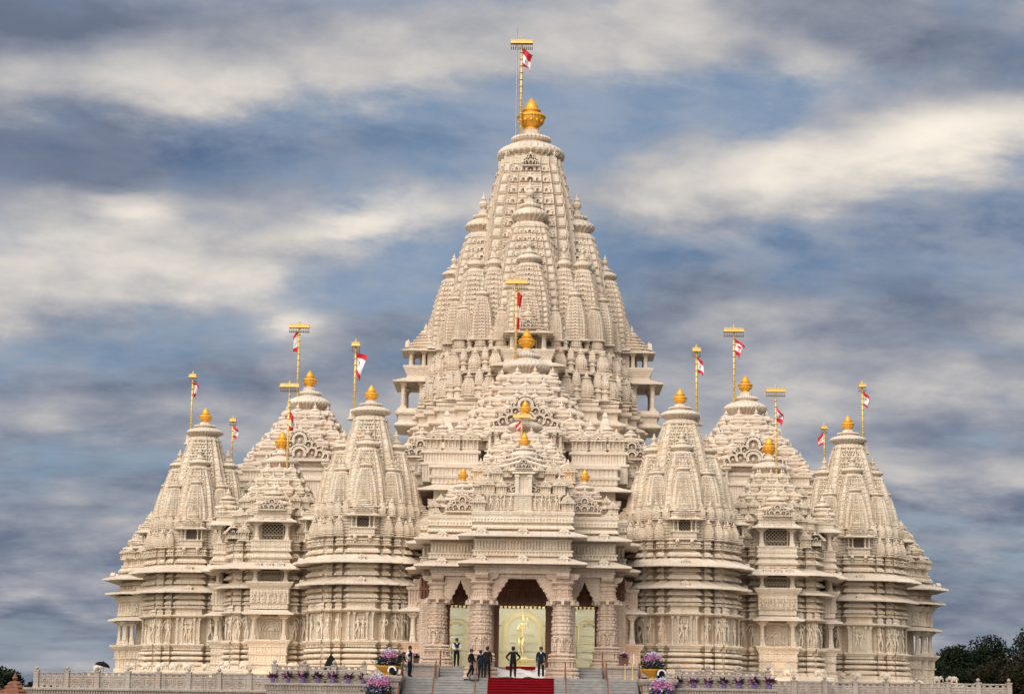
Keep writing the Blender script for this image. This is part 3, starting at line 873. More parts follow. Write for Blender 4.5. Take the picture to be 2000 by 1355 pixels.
def elephant_geom():
    mb = MB()
    mb.add(ellipsoid((0.12, 0, 0.36), (0.36, 0.20, 0.24), 10, 6)); mb.add(ellipsoid((-0.28, 0, 0.44), (0.17, 0.15, 0.19), 8, 5))
    mb.add(tube([(-0.42, 0, 0.42), (-0.50, 0, 0.30), (-0.50, 0, 0.14), (-0.44, 0, 0.06)], [0.075, 0.06, 0.045, 0.03], 7))
    for y in (-0.17, 0.17):
        mb.add(ellipsoid((-0.22, y, 0.43), (0.10, 0.03, 0.15), 7, 4)); mb.add(tube([(-0.40, y * .5, 0.36), (-0.52, y * .5, 0.32)], [0.025, 0.01], 5))
    for x, y in ((-0.12, -0.1), (-0.12, 0.1), (0.32, -0.1), (0.32, 0.1)):
        mb.add(tube([(x, y, 0.28), (x, y, 0.0)], [0.09, 0.075], 7))
    mb.add(tube([(0.47, 0, 0.42), (0.52, 0, 0.2)], [0.02, 0.012], 5)); mb.add(box(-0.5, 0.55, -0.2, 0.2, -0.06, 0.0))
    return mb

def grille_geom(w, h, n, dp=0.45):
    """stone lattice in a frame (material 0) with a near-black lining painted as the unlit room behind (1)"""
    mb = MB()
    t = 0.022 * max(w, h)
    for s in (-1, 1):
        mb.add(box(s * w / 2 - t, s * w / 2 + t, -0.05, 0.05, 0, h))
    mb.add(box(-w / 2, w / 2, -0.05, 0.05, -t, t)); mb.add(box(-w / 2, w / 2, -0.05, 0.05, h - t, h + t))
    k = w / n
    def bar(p, q):
        p, q = np.array(p, float), np.array(q, float)
        d = q - p; d /= np.linalg.norm(d); m = np.array([-d[1], d[0]]) * t * 0.55
        a = [p - m, p + m, q + m, q - m]
        mb.add(prism([(v[0], v[1]) for v in a], -0.03, 0.02))
    for i in range(-int(h / k) - 1, n + int(h / k) + 1):
        for s in (-1, 1):
            x0 = -w / 2 + i * k
            p = [x0, 0.0]; q = [x0 + s * h, h]
            pts = []
            for lim in (-w / 2, w / 2):
                pass
            # clip to the frame
            t0, t1 = 0.0, 1.0
            dxx = q[0] - p[0]
            for lim, sg in ((-w / 2, 1), (w / 2, -1)):
                a, b = sg * (p[0] - lim), sg * (q[0] - lim)
                if a < 0 and b < 0:
                    t0 = 2
                elif a < 0:
                    t0 = max(t0, a / (a - b))
                elif b < 0:
                    t1 = min(t1, a / (a - b))
            if t1 - t0 > 0.05:
                bar((p[0] + dxx * t0, h * t0), (p[0] + dxx * t1, h * t1))
    mb.add(box(-w / 2, w / 2, dp, dp + 0.05, -0.0, h), 1)  # back plate: the room's darkness is put into its colour
    mb.add(box(-w / 2 - 0.03, -w / 2 + 0.0, 0.06, dp, 0.0, h), 1); mb.add(box(w / 2, w / 2 + 0.03, 0.06, dp, 0.0, h), 1); mb.add(box(-w / 2, w / 2, 0.06, dp, h, h + 0.03), 1)
    return mb

def jali_panel_geom(w, h):
    """closed carved niche panel: frame, lace rows and an arch"""
    mb = MB()
    mb.add(box(-w / 2, w / 2, 0, 0.1, 0, h))
    for s in (-1, 1):
        mb.add(box(s * (w / 2 - 0.05) - 0.05, s * (w / 2 - 0.05) + 0.05, -0.07, 0, 0, h))
    mb.add(box(-w / 2 + 0.1, w / 2 - 0.1, -0.07, 0, h - 0.12, h))
    for r, q in ((0.46, 0.40), (0.34, 0.29), (0.22, 0.16)):
        mb.add(arc_band(0, h * 0.42, q * w, r * w * 0.95, -10, 190, -0.14, 0.0, 14))
    n = int(w / 0.12)
    for i in range(n):
        x = -w / 2 + 0.14 + (w - 0.28) * (i + .5) / n
        mb.add(box(x - 0.026, x + 0.026, -0.12, 0, 0.05, h * 0.34)); mb.add(ellipsoid((x, -0.04, h * 0.37), (0.04, 0.07, 0.04), 5, 3))
        mb.add(ellipsoid((x, -0.01, h * 0.86), (0.03, 0.03, 0.04), 5, 3))
    return mb

def kalash_geom():
    """gilded pot finial, height 1"""
    mb = MB()
    pr = [(0.18, 0.0, 0), (0.235, 0.015, 0), (0.235, 0.05, 0), (0.17, 0.075, 0), (0.19, 0.10, 1), (0.27, 0.17, 1), (0.345, 0.27, 1), (0.375, 0.36, .6), (0.375, 0.385, 0), (0.40, 0.39, 1.3), (0.40, 0.43, 1.3), (0.36, 0.44, 0),
          (0.35, 0.48, 1), (0.28, 0.515, 1), (0.225, 0.53, 0), (0.21, 0.56, 0), (0.255, 0.58, 1), (0.265, 0.61, 1), (0.215, 0.64, 0), (0.195, 0.66, 0), (0.19, 0.72, 0), (0.165, 0.79, 0), (0.115, 0.86, 0), (0.065, 0.92, 0), (0.03, 0.96, 0), (0.006, 1.0, 0)]
    mb.add(lathe([(a, b) for a, b, c in pr], 72, 0.035, 24, [c for a, b, c in pr]))
    for k in range(12):
        mb.add(ellipsoid((0, -0.335, 0.265), (0.05, 0.045, 0.055), 6, 4), rot=k * math.pi / 6)
    return mb

LIB['spire'] = full_spire(2.9, 0.48, 1.8, 12, 34, 12, 0.026, fine=True).mesh('carved_spire', 'marble')
LIB['spire_tower'] = full_spire(2.9, 0.50, 2.3, 13, 40, 12, 0.030).mesh('carved_half_spire', 'tower')
LIB['kuta'] = kuta_geom().mesh('spirelet', 'marble')
LIB['kuta_tower'] = kuta_geom().mesh('spirelet_tower', 'tower')
LIB['postkuta_tower'] = post_kuta_geom().mesh('pillar_spirelet_tower', 'tower')
LIB['bell'] = bell_geom().mesh('roof_bell', 'roof')
LIB['bell_cream'] = bell_geom().mesh('roof_bell_cream', 'marble')
LIB['tracery'] = tracery_geom().mesh('arch_tracery', 'roof')
LIB['tracery_tower'] = tracery_geom().mesh('arch_tracery_tower', 'tower')
LIB['ornament'] = eave_ornament_geom().mesh('eave_ornament', 'white')
LIB['ornament_tower'] = eave_ornament_geom().mesh('eave_ornament_tower', 'tower')
LIB['pavilion'] = pavilion_geom().mesh('roof_pavilion', 'marble')
LIB['bcol'] = balcony_column_geom().mesh('balcony_column', 'marble')
LIB['tcol'] = tall_column_geom().mesh('tower_column', 'tower')
LIB['cnet'] = colonnette_geom().mesh('colonnette', 'marble')
LIB['pcol'] = porch_column_geom().mesh('porch_column', 'pink')
for k in range(6):
    LIB['fig%d' % k] = figure_geom(k).mesh('carved_figure', 'marble', True)
    LIB['pfig%d' % k] = figure_geom(k).mesh('carved_figure_pink', 'pink', True)
LIB['elephant'] = elephant_geom().mesh('carved_elephant', 'white', True)
LIB['cap'] = MB().add(cap_geom()).mesh('capstone', 'white')
LIB['cap_tower'] = MB().add(cap_geom(96, 32)).mesh('capstone_tower', 'tower')
LIB['kalash'] = kalash_geom().mesh('golden_finial', 'gold', True)

# ------------------------------------------------------------------ the temple
temple = obj('temple', None, label='cream carved stone temple with a tall central spire, four shrine towers and golden finials', category='temple')

def put(key, name, par, loc, rot=0.0, sc=1.0):
    return obj(name, LIB[key], par, loc, rot, sc)

def spin(p, a):
    c, s = math.cos(a), math.sin(a)
    return (p[0] * c - p[1] * s, p[0] * s + p[1] * c, p[2])

SIDES = (0.0, math.pi / 2, -math.pi / 2)

def wall_prof(frieze=True):
    p = Prof()
    p.band(-0.3, 0.85, 0.05).to(0.92, -0.12).bulge(0.94, 1.24, -0.24, 0.26).to(1.25, -0.41).to(1.34, -0.41)
    p.bulge(1.35, 1.62, -0.28, 0.26).to(1.63, -0.48).to(1.71, -0.48).bulge(1.72, 1.98, -0.30, 0.26).to(2.0, -0.41).to(2.04, -0.41)
    p.band(2.05, 2.20, -0.22, 0.05).to(2.24, -0.12).to(2.40, 0.02).to(2.48, 0.02).to(2.50, -0.38).to(4.30, -0.38)
    p.to(4.32, -0.08).to(4.40, 0.08).to(4.45, 0.08).to(4.56, -0.22).band(4.62, 4.94, -0.25).to(4.96, 0.02).to(5.04, 0.04).to(5.06, -0.16)
    p.band(5.08, 5.14, -0.14, 0.06).to(5.16, -0.36).petal(5.20, 5.50, -0.34, 0.26, 0.06).band(5.52, 5.60, -0.41).petal(5.62, 5.94, -0.34, 0.26, 0.06).band(5.96, 6.52, -0.41)
    p.petal(6.66, 7.0, -0.36, 0.28, 0.06).band(7.02, 7.12, -0.41).petal(7.14, 7.40, -0.36, 0.22, 0.04).band(7.42, 8.02, -0.41)
    p.petal(8.12, 8.46, -0.38, 0.32, 0.05).band(8.48, 8.60, -0.41).to(8.62, -0.04).to(8.70, -0.02).to(8.72, -0.2).band(8.76, 8.88, -0.16, 0.06).petal(8.92, 9.14, -0.28, 0.2, 0.04).to(9.16, -0.06).to(9.22, -0.06).to(9.23, -0.7)
    return p

def dormer(par, d, a, z0, w=1.0, key='bcol', mat='marble', grille=None, rs=1.0):
    """small pillared balcony facing outwards at depth d, rotated a about the centre of its parent"""
    def at(x, y, z): return spin((x * w, -d + y * w, z), a)
    par_m = LIB.get('dormer_parapet_' + mat)
    if par_m is None:
        mb = MB()
        mb.add(loft(rect(0.85, -0.32, 0.6), Prof().band(0, 0.10, -0.05).to(0.12, -0.12).band(0.14, 0.44, -0.08, 0.02).to(0.46, 0.04).to(0.54, 0.06).to(0.56, 0.0), 0.14))
        for x in (-0.48, 0.48):
            mb.add(ellipsoid((x, -0.25, -0.10), (0.14, 0.16, 0.14), 8, 5)); mb.add(box(x - 0.09, x + 0.09, -0.15, 0.5, -0.35, 0.0))
        par_m = LIB['dormer_parapet_' + mat] = mb.mesh('balcony_parapet', mat)
        mb = MB()
        mb.add(loft(rect(0.85, -0.40, 0.7), eave_prof(0, 0.22, -0.1, 0.30, 0.06)))
        LIB['dormer_eave_' + mat] = mb.mesh('balcony_eave', mat)
        mb = MB()
        pl = stepped([(0.55, 0.85), (0.75, 0.75)])
        pr = Prof().band(0.0, 0.22, -0.02, 0.02).to(0.24, 0.04).to(0.30, 0.04)
        for k in range(4):
            s = 0.98 - 0.2 * k; z = 0.32 + 0.22 * k
            pr.to(z, -0.08, 0, s).bulge(z + 0.03, z + 0.17, -0.06, 0.10, n=4, sc=s).to(z + 0.20, -0.12, 0, s)
        mb.add(loft(pl, pr, 0.14))
        mb.add(lathe([(0.34, 1.16), (0.40, 1.22), (0.36, 1.30), (0.2, 1.38), (0.10, 1.42), (0.14, 1.5), (0.08, 1.6), (0.01, 1.8)], 12))
        mb.add(geom(tracery_geom()), loc=(0, -0.86, 0.20), sc=(0.5, 0.5, 0.45))
        LIB['dormer_roof_' + mat] = mb.mesh('balcony_roof', mat)
        LIB['dormer_grille'] = grille_geom(0.8, 0.62, 4, 0.18).mesh('window_grille', ['grille', 'dark'])
    obj('balcony_parapet', par_m, par, at(0, 0, z0), a, w)
    for x in (-0.72, -0.44, 0.44, 0.72):
        put('cnet' if mat == 'marble' else 'tcol', 'colonnette', par, at(x, -0.25, z0 + 0.55 * w), a, (w, w, 0.70 * w))
    obj('window_grille', LIB['dormer_grille'], par, at(0, 0.02, z0 + 0.58 * w), a, w)
    obj('balcony_eave', LIB['dormer_eave_' + mat], par, at(0, 0, z0 + 1.25 * w), a, w)
    obj('balcony_roof', LIB['dormer_roof_' + mat], par, at(0, 0.35, z0 + 1.42 * w), a, (w, w, w * rs))

def ring_eave(par, plan, z_lip, z_top, o_in, o_out, mat, rib=0.03, pitch=0.55):
    return obj('eave', MB().add(eave(plan, z_lip, z_top, o_in, o_out, 0.09, rib, pitch)).mesh('eave', mat), par)

# ---- corner shrines -------------------------------------------------
SH_PLAN = stepped([(1.15, 4.0), (1.85, 3.70), (2.50, 3.20), (2.9, 2.9)])
_sh = {}
_sh['body'] = MB().add(loft(SH_PLAN, wall_prof(), 0.19, (0.36, 0.14))).mesh('shrine_wall', 'marble')
pr = Prof()
for z, s, h in ((9.20, 0.90, 1.35), (10.55, 0.80, 0.95), (11.5, 0.68, 0.5)):
    pr.to(z, 0, 0, s)
    n = int(h / 0.17)
    for k in range(n):
        zz = z + h * k / n
        pr.to(zz + 0.02, -0.12, 0, s).to(zz + 0.04, -0.04, 0, s).to(zz + h / n - 0.01, -0.04, 0, s).to(zz + h / n, -0.12, 0, s)
_sh['tier'] = MB().add(loft(SH_PLAN, pr)).mesh('spire_base_tier', 'marble')
_sh['eave1'] = MB().add(eave(SH_PLAN, 6.02, 6.62, -0.4, 0.58, 0.09, 0.035)).mesh('lower_eave', 'white')
_sh['eave2'] = MB().add(eave(SH_PLAN, 7.42, 8.12, -0.4, 0.76, 0.09, 0.035)).mesh('upper_eave', 'white')

FACETS = [(0.0, 4.0), (-1.5, 3.70), (1.5, 3.70), (-2.18, 3.20), (2.18, 3.20), (-2.72, 2.9), (2.72, 2.9)]

def corner_shrine(cx, cy, label):
    s = obj('corner_shrine', _sh['body'], temple, (cx, cy, 0), label=label)
    rnd = random.Random(int(cx * 10))
    obj('lower_eave', _sh['eave1'], s); obj('upper_eave', _sh['eave2'], s); obj('spire_base_tier', _sh['tier'], s)
    for a in SIDES:
        for i, (x, d) in enumerate(FACETS):
            if i == 0:
                for xx in (-0.78, -0.42, 0.42, 0.78):
                    put('cnet', 'colonnette', s, spin((xx, -d + 0.22, 2.5), a), a, (1.0, 1.0, 1.8))
                for xx in (-0.2, 0.18):
                    put('fig%d' % rnd.randrange(6), 'carved_figure', s, spin((xx, -d + 0.34, 2.52), a), a, (1.25, 1.25, 1.5))
                continue
            put('fig%d' % rnd.randrange(6), 'carved_figure', s, spin((x, -d + 0.36, 2.52), a), a, (1.35, 1.35, 1.68))
            put('ornament', 'gable_ornament', s, spin((x, -d + 0.22, 4.50), a), a, (0.85, 0.85, 0.95))
        for x, d in ((0, 4.0), (0, 4.0)):
            pass
        for z, o in ((6.16, 0.36), (7.60, 0.50)):
            put('ornament', 'eave_ornament', s, spin((0, -4.0 - o, z), a), a, (1.0, 1.0, 0.8))
        # ring of ribbed spirelets, two tiers
        for x, d, z, k in ((-1.62, 3.42, 9.22, .72), (1.62, 3.42, 9.22, .72), (-2.28, 2.95, 9.22, .72), (2.28, 2.95, 9.22, .72), (-2.72, 2.7, 9.22, .6), (2.72, 2.7, 9.22, .6),
                           (-1.15, 3.25, 10.55, .62), (1.15, 3.25, 10.55, .62), (-1.75, 2.9, 10.55, .66), (1.75, 2.9, 10.55, .66), (-2.3, 2.42, 10.55, .66), (2.3, 2.42, 10.55, .66)):
            put('kuta', 'spirelet', s, spin((x, -d, z), a), a, (k, k, k * 1.08))
        # half spires climbing the tower
        for d, k, z0, ks in ((1.75, 1.50, 11.2, 1.30), (2.55, 1.02, 11.2, 0.84), (3.0, 0.66, 11.2, 0.50)):
            put('spire', 'half_spire', s, spin((0, -d, z0), a), a, (k, k, ks))
        for x, d, k, z0, ks in ((-1.62, 1.85, 0.82, 11.2, 0.78), (1.62, 1.85, 0.82, 11.2, 0.78)):
            put('spire', 'half_spire', s, spin((x, -d, z0), a), a, (k, k, ks))
        dormer(s, 3.86, a, 9.20, 1.0, rs=0.72)
    obj('spire', _sh_spire, s, (0, 0, 10.9), 0, (2.35, 2.35, 2.18))
    put('cap', 'capstone', s, (0, 0, 17.82), 0, (1.36, 1.36, 0.90))
    put('kalash', 'golden_finial', s, (0, 0, 18.60), 0, 1.18)
    return s

_mb = MB()
_mb.add(spire_geom(2.9, 0.48, 1.75, 14, 40, 12, 0.024, True, True))
_mb.add(loft(stepped([(0.30, 1.0), (0.56, 0.92), (0.80, 0.80)]), [(2.9, 0, 0, .50), (2.95, 0, 0, .50), (2.96, 0, 0, .45), (3.03, 0, 0, .43)]))
_sh_spire = _mb.mesh('shrine_spire', 'marble')

for cx, cy, lb in ((-10.45, 12, 'shrine tower left of the porch'), (10.45, 12, 'shrine tower right of the porch'),
                   (-23.5, 23.4, 'outermost shrine tower on the left'), (23.5, 23.4, 'outermost shrine tower on the right')):
    corner_shrine(cx, cy, lb)

# ---- stepped bell roofs ---------------------------------------------
SIDE_BELLS = []
def bell_roof(par, c, half, z0, z1, n, r_top, bell='bell', mat='roof', sides=SIDES, arch=0.0, cap=1.0, kal=1.0, skip=None, bw=None, arch_z=None, arch_key='tracery', ratio=(0.52, 0.84)):
    dz = (z1 - z0) / n
    plan = stepped([(ratio[0], 1.0), (ratio[1], ratio[1])])
    pr = Prof().to(z0 - 0.6, 0, 0, half)
    hs = []
    for i in range(n):
        s = half + (r_top - half) * (i / n) ** 0.92
        hs.append(s)
        z = z0 + i * dz
        pr.band(z - 0.02, z + dz * 0.36, -0.10, 0.02, s)
        pr.bulge(z + dz * 0.38, z + dz * 0.80, -0.06, 0.16, n=5, sc=s)
        pr.to(z + dz * 0.86, -0.2, 0, s)
    pr.to(z1, 0, 0, r_top)
    obj('stepped_roof', MB().add(loft(plan, pr, 0.0)).mesh('stepped_roof', mat), par, (c[0], c[1], 0))
    b = bw or dz * 0.60
    for i in range(n):
        s = hs[i]
        z = z0 + i * dz + dz * 0.02
        for a in sides:
            xs = [0.0]
            k = 1
            while k * b * 2.08 < s * ratio[1] + b * 0.3:
                xs += [-k * b * 2.08, k * b * 2.08]; k += 1
            if i % 2:
                xs = [x + b * 1.04 for x in xs if x + b * 1.04 < s * ratio[1] + b * 0.3]
            for x in xs:
                ax = abs(x)
                d = s if ax <= s * ratio[0] else s * ratio[1]
                if a != 0 and ax > d - b * 0.5:
                    continue
                if arch and a == 0 and ax < arch * (1.0 if i < 2 else 0.5) and i < 3:
                    continue
                if skip and skip(i, a, x):
                    continue
                p = spin((x, -d + b * 0.55, z), a)
                q = (p[0] + c[0], p[1] + c[1], p[2])
                if a != 0:       # bells on the flanks, past the 300 largest: joined later
                    SIDE_BELLS.append((1 if bell == 'bell_cream' else 0, tuple(par.location + Vector(q)), a, (b, b, dz * 0.78)))
                else:
                    put(bell, 'roof_bell', par, q, a, (b, b, dz * 0.78))
    if arch:
        p = (c[0], c[1] - half - 0.25, arch_z if arch_z is not None else z0 - dz * 0.3)
        put(arch_key, 'arch_tracery', par, p, 0, (arch, 1.6, arch))
    rc = r_top * 1.12 * cap
    put('cap', 'capstone', par, (c[0], c[1], z1 + 0.30 * rc), 0, (rc, rc, rc * 0.9))
    if kal:
        put('kalash', 'golden_finial', par, (c[0], c[1], z1 + 0.30 * rc + 0.84 * rc), 0, kal)

# ---- balcony bays between the shrines --------------------------------
BAY_PLAN = stepped([(1.9, 3.5), (2.6, 3.2), (3.0, 3.0)])
_bay = {}
_bay['body'] = MB().add(loft(BAY_PLAN, wall_prof(), 0.19, (0.34, 0.14))).mesh('bay_wall', 'marble')
_bay['eave1'] = MB().add(eave(BAY_PLAN, 6.02, 6.50, -0.4, 0.55, 0.09, 0.035)).mesh('lower_eave', 'white')
_bay['eave2'] = MB().add(eave(BAY_PLAN, 7.30, 7.86, -0.4, 0.90, 0.09, 0.035)).mesh('upper_eave', 'white')
def front_box(): return rect(1.30, -0.75, 0.9)
_bay['plinth'] = MB().add(loft(front_box(), Prof().band(-0.3, 0.8, 0.05).to(0.86, -0.08).bulge(0.9, 1.1, -0.05, 0.06, n=3).band(1.14, 1.60, -0.08, 0.04).to(1.62, 0.02).to(1.70, 0.02).to(1.72, -0.06)
                      .band(1.76, 2.10, -0.06, 0.035).to(2.12, 0.02).to(2.24, 0.04).to(2.50, 0.22).to(2.60, 0.24).to(2.62, 0.1), 0.20)).mesh('balcony_plinth', 'marble')
_bay['parapet'] = MB().add(loft(front_box(), Prof().to(4.62, -0.2).band(4.66, 4.98, -0.06, 0.03).to(5.0, 0.04).to(5.06, 0.06).band(5.08, 5.72, -0.04, 0.05).to(5.74, 0.03).band(5.78, 5.98, -0.02, 0.03).to(6.0, 0.04)
                      .to(6.04, 0.06).to(6.34, 0.28).to(6.44, 0.30).to(6.46, 0.1), 0.22)).mesh('balcony_parapet', 'marble')
_bay['storey'] = MB().add(loft(front_box(), Prof().to(7.80, 0.0).petal(8.0, 8.34, -0.06, 0.16, 0.05).band(8.36, 8.46, -0.1).band(8.5, 8.62, 0.08).band(8.66, 8.78, -0.02, 0.05).band(8.80, 9.12, 0.02, 0.03).to(9.16, 0.10).to(9.24, 0.12).to(9.26, 0), 0.16)).mesh('balcony_storey', 'marble')
_bay['eaveA'] = MB().add(eave(front_box(), 4.26, 4.58, -0.1, 0.42, 0.08, 0.02)).mesh('balcony_eave', 'white')
_bay['eaveB'] = MB().add(eave(front_box(), 7.24, 7.84, -0.2, 0.75, 0.08, 0.02)).mesh('balcony_eave', 'white')
_bay['eaveC'] = MB().add(eave(front_box(), 10.42, 10.82, -0.2, 0.42, 0.08, 0.02)).mesh('balcony_eave', 'white')
_bay['cornice'] = MB().add(loft(front_box(), Prof().band(10.8, 11.0, -0.08).band(11.02, 11.14, 0.0, 0.03).to(11.2, 0.06).to(11.28, -0.04).bulge(11.3, 11.5, -0.15, 0.10, n=4).to(11.55, -0.3), 0.15)).mesh('balcony_cornice', 'marble')
_bay['grilleA'] = grille_geom(1.5, 0.66, 7).mesh('window_grille', ['grille', 'dark'])
_bay['grilleB'] = grille_geom(1.5, 1.08, 6).mesh('window_grille', ['grille', 'dark'])
_bay['panel'] = jali_panel_geom(1.5, 1.55).mesh('carved_niche_panel', 'marble')
_bay['core'] = MB().add(box(-1.2, 1.2, 0.35, 1.5, 2.5, 11.0)).mesh('balcony_back_wall', 'marble')

def balcony_front(s, d, a, tall=True):
    def at(x, y, z): return spin((x, -d + y, z), a)
    for k in ('plinth', 'eaveA', 'parapet', 'eaveB', 'storey', 'eaveC', 'cornice', 'core'):
        nm = {'eaveA': 'balcony_eave', 'eaveB': 'balcony_eave', 'eaveC': 'balcony_eave', 'plinth': 'balcony_plinth', 'parapet': 'balcony_parapet', 'storey': 'balcony_storey', 'cornice': 'balcony_cornice', 'core': 'balcony_back_wall'}[k]
        obj(nm, _bay[k], s, at(0, 0, 0), a)
    obj('carved_niche_panel', _bay['panel'], s, at(0, 0.24, 2.64), a)
    obj('window_grille', _bay['grilleA'], s, at(0, -0.16, 6.50), a)
    obj('window_grille', _bay['grilleB'], s, at(0, -0.16, 9.30), a)
    for x in (-1.02, 1.02):
        for z0, h in ((2.62, 1.68), (6.46, 0.84), (9.26, 1.20)):
            put('bcol', 'balcony_column', s, at(x, -0.42, z0), a, (1.25, 1.25, h))
    for k in range(7):
        x = -1.05 + k * 0.35
        put('fig%d' % (k % 6), 'carved_figure', s, at(x, -0.78, 5.10), a, (0.75, 0.6, 0.60))
    for x in (-0.75, 0, 0.75):
        put('ornament', 'eave_ornament', s, at(x, -1.16, 7.42), a, (0.9, 0.9, 0.8))
        put('ornament', 'eave_ornament', s, at(x, -0.98, 10.52), a, (0.7, 0.7, 0.55))
    if a == 0:
        put('tracery', 'arch_tracery', s, at(0, -0.86, 11.22), a, (0.95, 1, 0.80))
    put('bell_cream', 'roof_bell', s, at(0, -0.10, 11.50), a, (1.05, 0.8, 0.85))
    for x in (-1.1, 1.1):
        put('bell_cream', 'roof_bell', s, at(x, -0.3, 11.25), a, (0.36, 0.36, 0.42))

def balcony_bay(cx, cy, sg, label):
    s = obj('balcony_bay', _bay['body'], temple, (cx, cy, 0), label=label)
    obj('lower_eave', _bay['eave1'], s); obj('upper_eave', _bay['eave2'], s)
    rnd = random.Random(int(cx))
    balcony_front(s, 3.55, 0.0)
    balcony_front(s, 3.55, sg * math.pi / 2)
    for x, d in ((-2.25, 3.2), (2.25, 3.2), (-2.8, 3.0), (2.8, 3.0), (-1.62, 3.5), (1.62, 3.5)):
        for a in (0.0, sg * math.pi / 2):
            put('fig%d' % rnd.randrange(6), 'carved_figure', s, spin((x, -d + 0.36, 2.52), a), a, (1.3, 1.3, 1.68))
            put('ornament', 'gable_ornament', s, spin((x, -d + 0.22, 4.50), a), a, (0.8, 0.8, 0.95))
    # tower storeys behind the balcony, set with mini pavilions
    up = MB()
    p2 = Prof().to(9.2, -0.3)
    p2.band(9.3, 9.6, -0.35, 0.03).to(9.62, -0.2).to(9.7, -0.2).band(9.74, 10.3, -0.45).to(10.34, -0.3).to(10.44, -0.3).to(10.5, -0.8)
    p2.band(10.54, 11.4, -1.0, 0.02).to(11.44, -0.85).to(11.54, -0.85).to(11.58, -1.2).to(12.6, -1.3)
    up.add(loft(BAY_PLAN, p2, 0.2))
    obj('roof_storey', up.mesh('roof_storey', 'marble'), s)
    for a in (0.0, sg * math.pi / 2, -sg * math.pi / 2):
        for x, d, z, k in ((-2.0, 3.05, 9.24, .80), (2.0, 3.05, 9.24, .80), (-2.75, 2.75, 9.24, .75), (2.75, 2.75, 9.24, .75),
                           (-1.75, 2.55, 10.48, .78), (1.75, 2.55, 10.48, .78), (-2.45, 2.35, 10.48, .7), (2.45, 2.35, 10.48, .7),
                           (-1.35, 2.25, 11.56, .72), (1.35, 2.25, 11.56, .72), (-2.0, 1.95, 11.56, .66), (2.0, 1.95, 11.56, .66), (-0.6, 2.25, 11.62, .7), (0.6, 2.25, 11.62, .7)):
            put('pavilion', 'roof_pavilion', s, spin((x, -d, z), a), a, (k, k, k * 0.92))
    bell_roof(s, (0, 0), 2.05, 12.55, 14.55, 3, 0.95, bell='bell_cream', mat='marble', sides=(0.0, sg * math.pi / 2, -sg * math.pi / 2), kal=1.32, cap=1.12, bw=0.36)

balcony_bay(-17.0, 17.0, -1, 'tiered balcony bay left of the entrance, between two shrine towers')
balcony_bay(17.0, 17.0, 1, 'tiered balcony bay right of the entrance, between two shrine towers')

# ---- side halls -------------------------------------------------------
def side_hall(cx, cy, label):
    mb = MB()
    mb.add(loft(stepped([(3.4, 6.2), (5.4, 5.4)]), Prof().band(-0.3, 12.2, 0).to(12.25, 0.2).to(12.4, 0.2).band(12.45, 13.2, -0.1, 0.04).to(13.25, 0.15).to(13.4, 0.15).to(13.45, -0.3), 0.3))
    s = obj('side_hall', mb.mesh('side_hall_wall', 'white'), temple, (cx, cy, 0), label=label)
    mb = MB()
    p = Prof().band(13.4, 14.9, -0.5, 0.05).to(14.95, -0.3).to(15.1, -0.3).band(15.15, 15.7, -0.9, 0.04).to(15.75, -0.7).to(15.9, -0.7).to(16.2, -1.4)
    mb.add(loft(stepped([(3.4, 6.0), (5.2, 5.2)]), p, 0.22))
    obj('roof_storey', mb.mesh('roof_storey', 'white'), s)
    for a in SIDES:
        for k in range(-4, 5):
            x = k * 1.22
            d = 5.75 if abs(x) < 3.3 else 4.95
            if abs(x) < 1.6 and a == 0:
                continue
            put('pavilion', 'roof_pavilion', s, spin((x, -d, 13.45), a), a, (1.1, 1.1, 0.95))
    bell_roof(s, (0, 0), 5.0, 15.8, 20.9, 6, 1.35, sides=SIDES, arch=2.2, arch_z=16.4, kal=1.42, cap=1.12, bw=0.64)
    for x in (-2.6, -2.0, 2.0, 2.6):
        put('bcol', 'balcony_column', s, (x, -5.6, 14.95), 0, (1.0, 1.0, 1.35))
    return s
side_hall(-17.0, 32.8, 'side hall with a stepped bell roof behind the left shrines')
side_hall(17.0, 32.8, 'side hall with a stepped bell roof behind the right shrines')

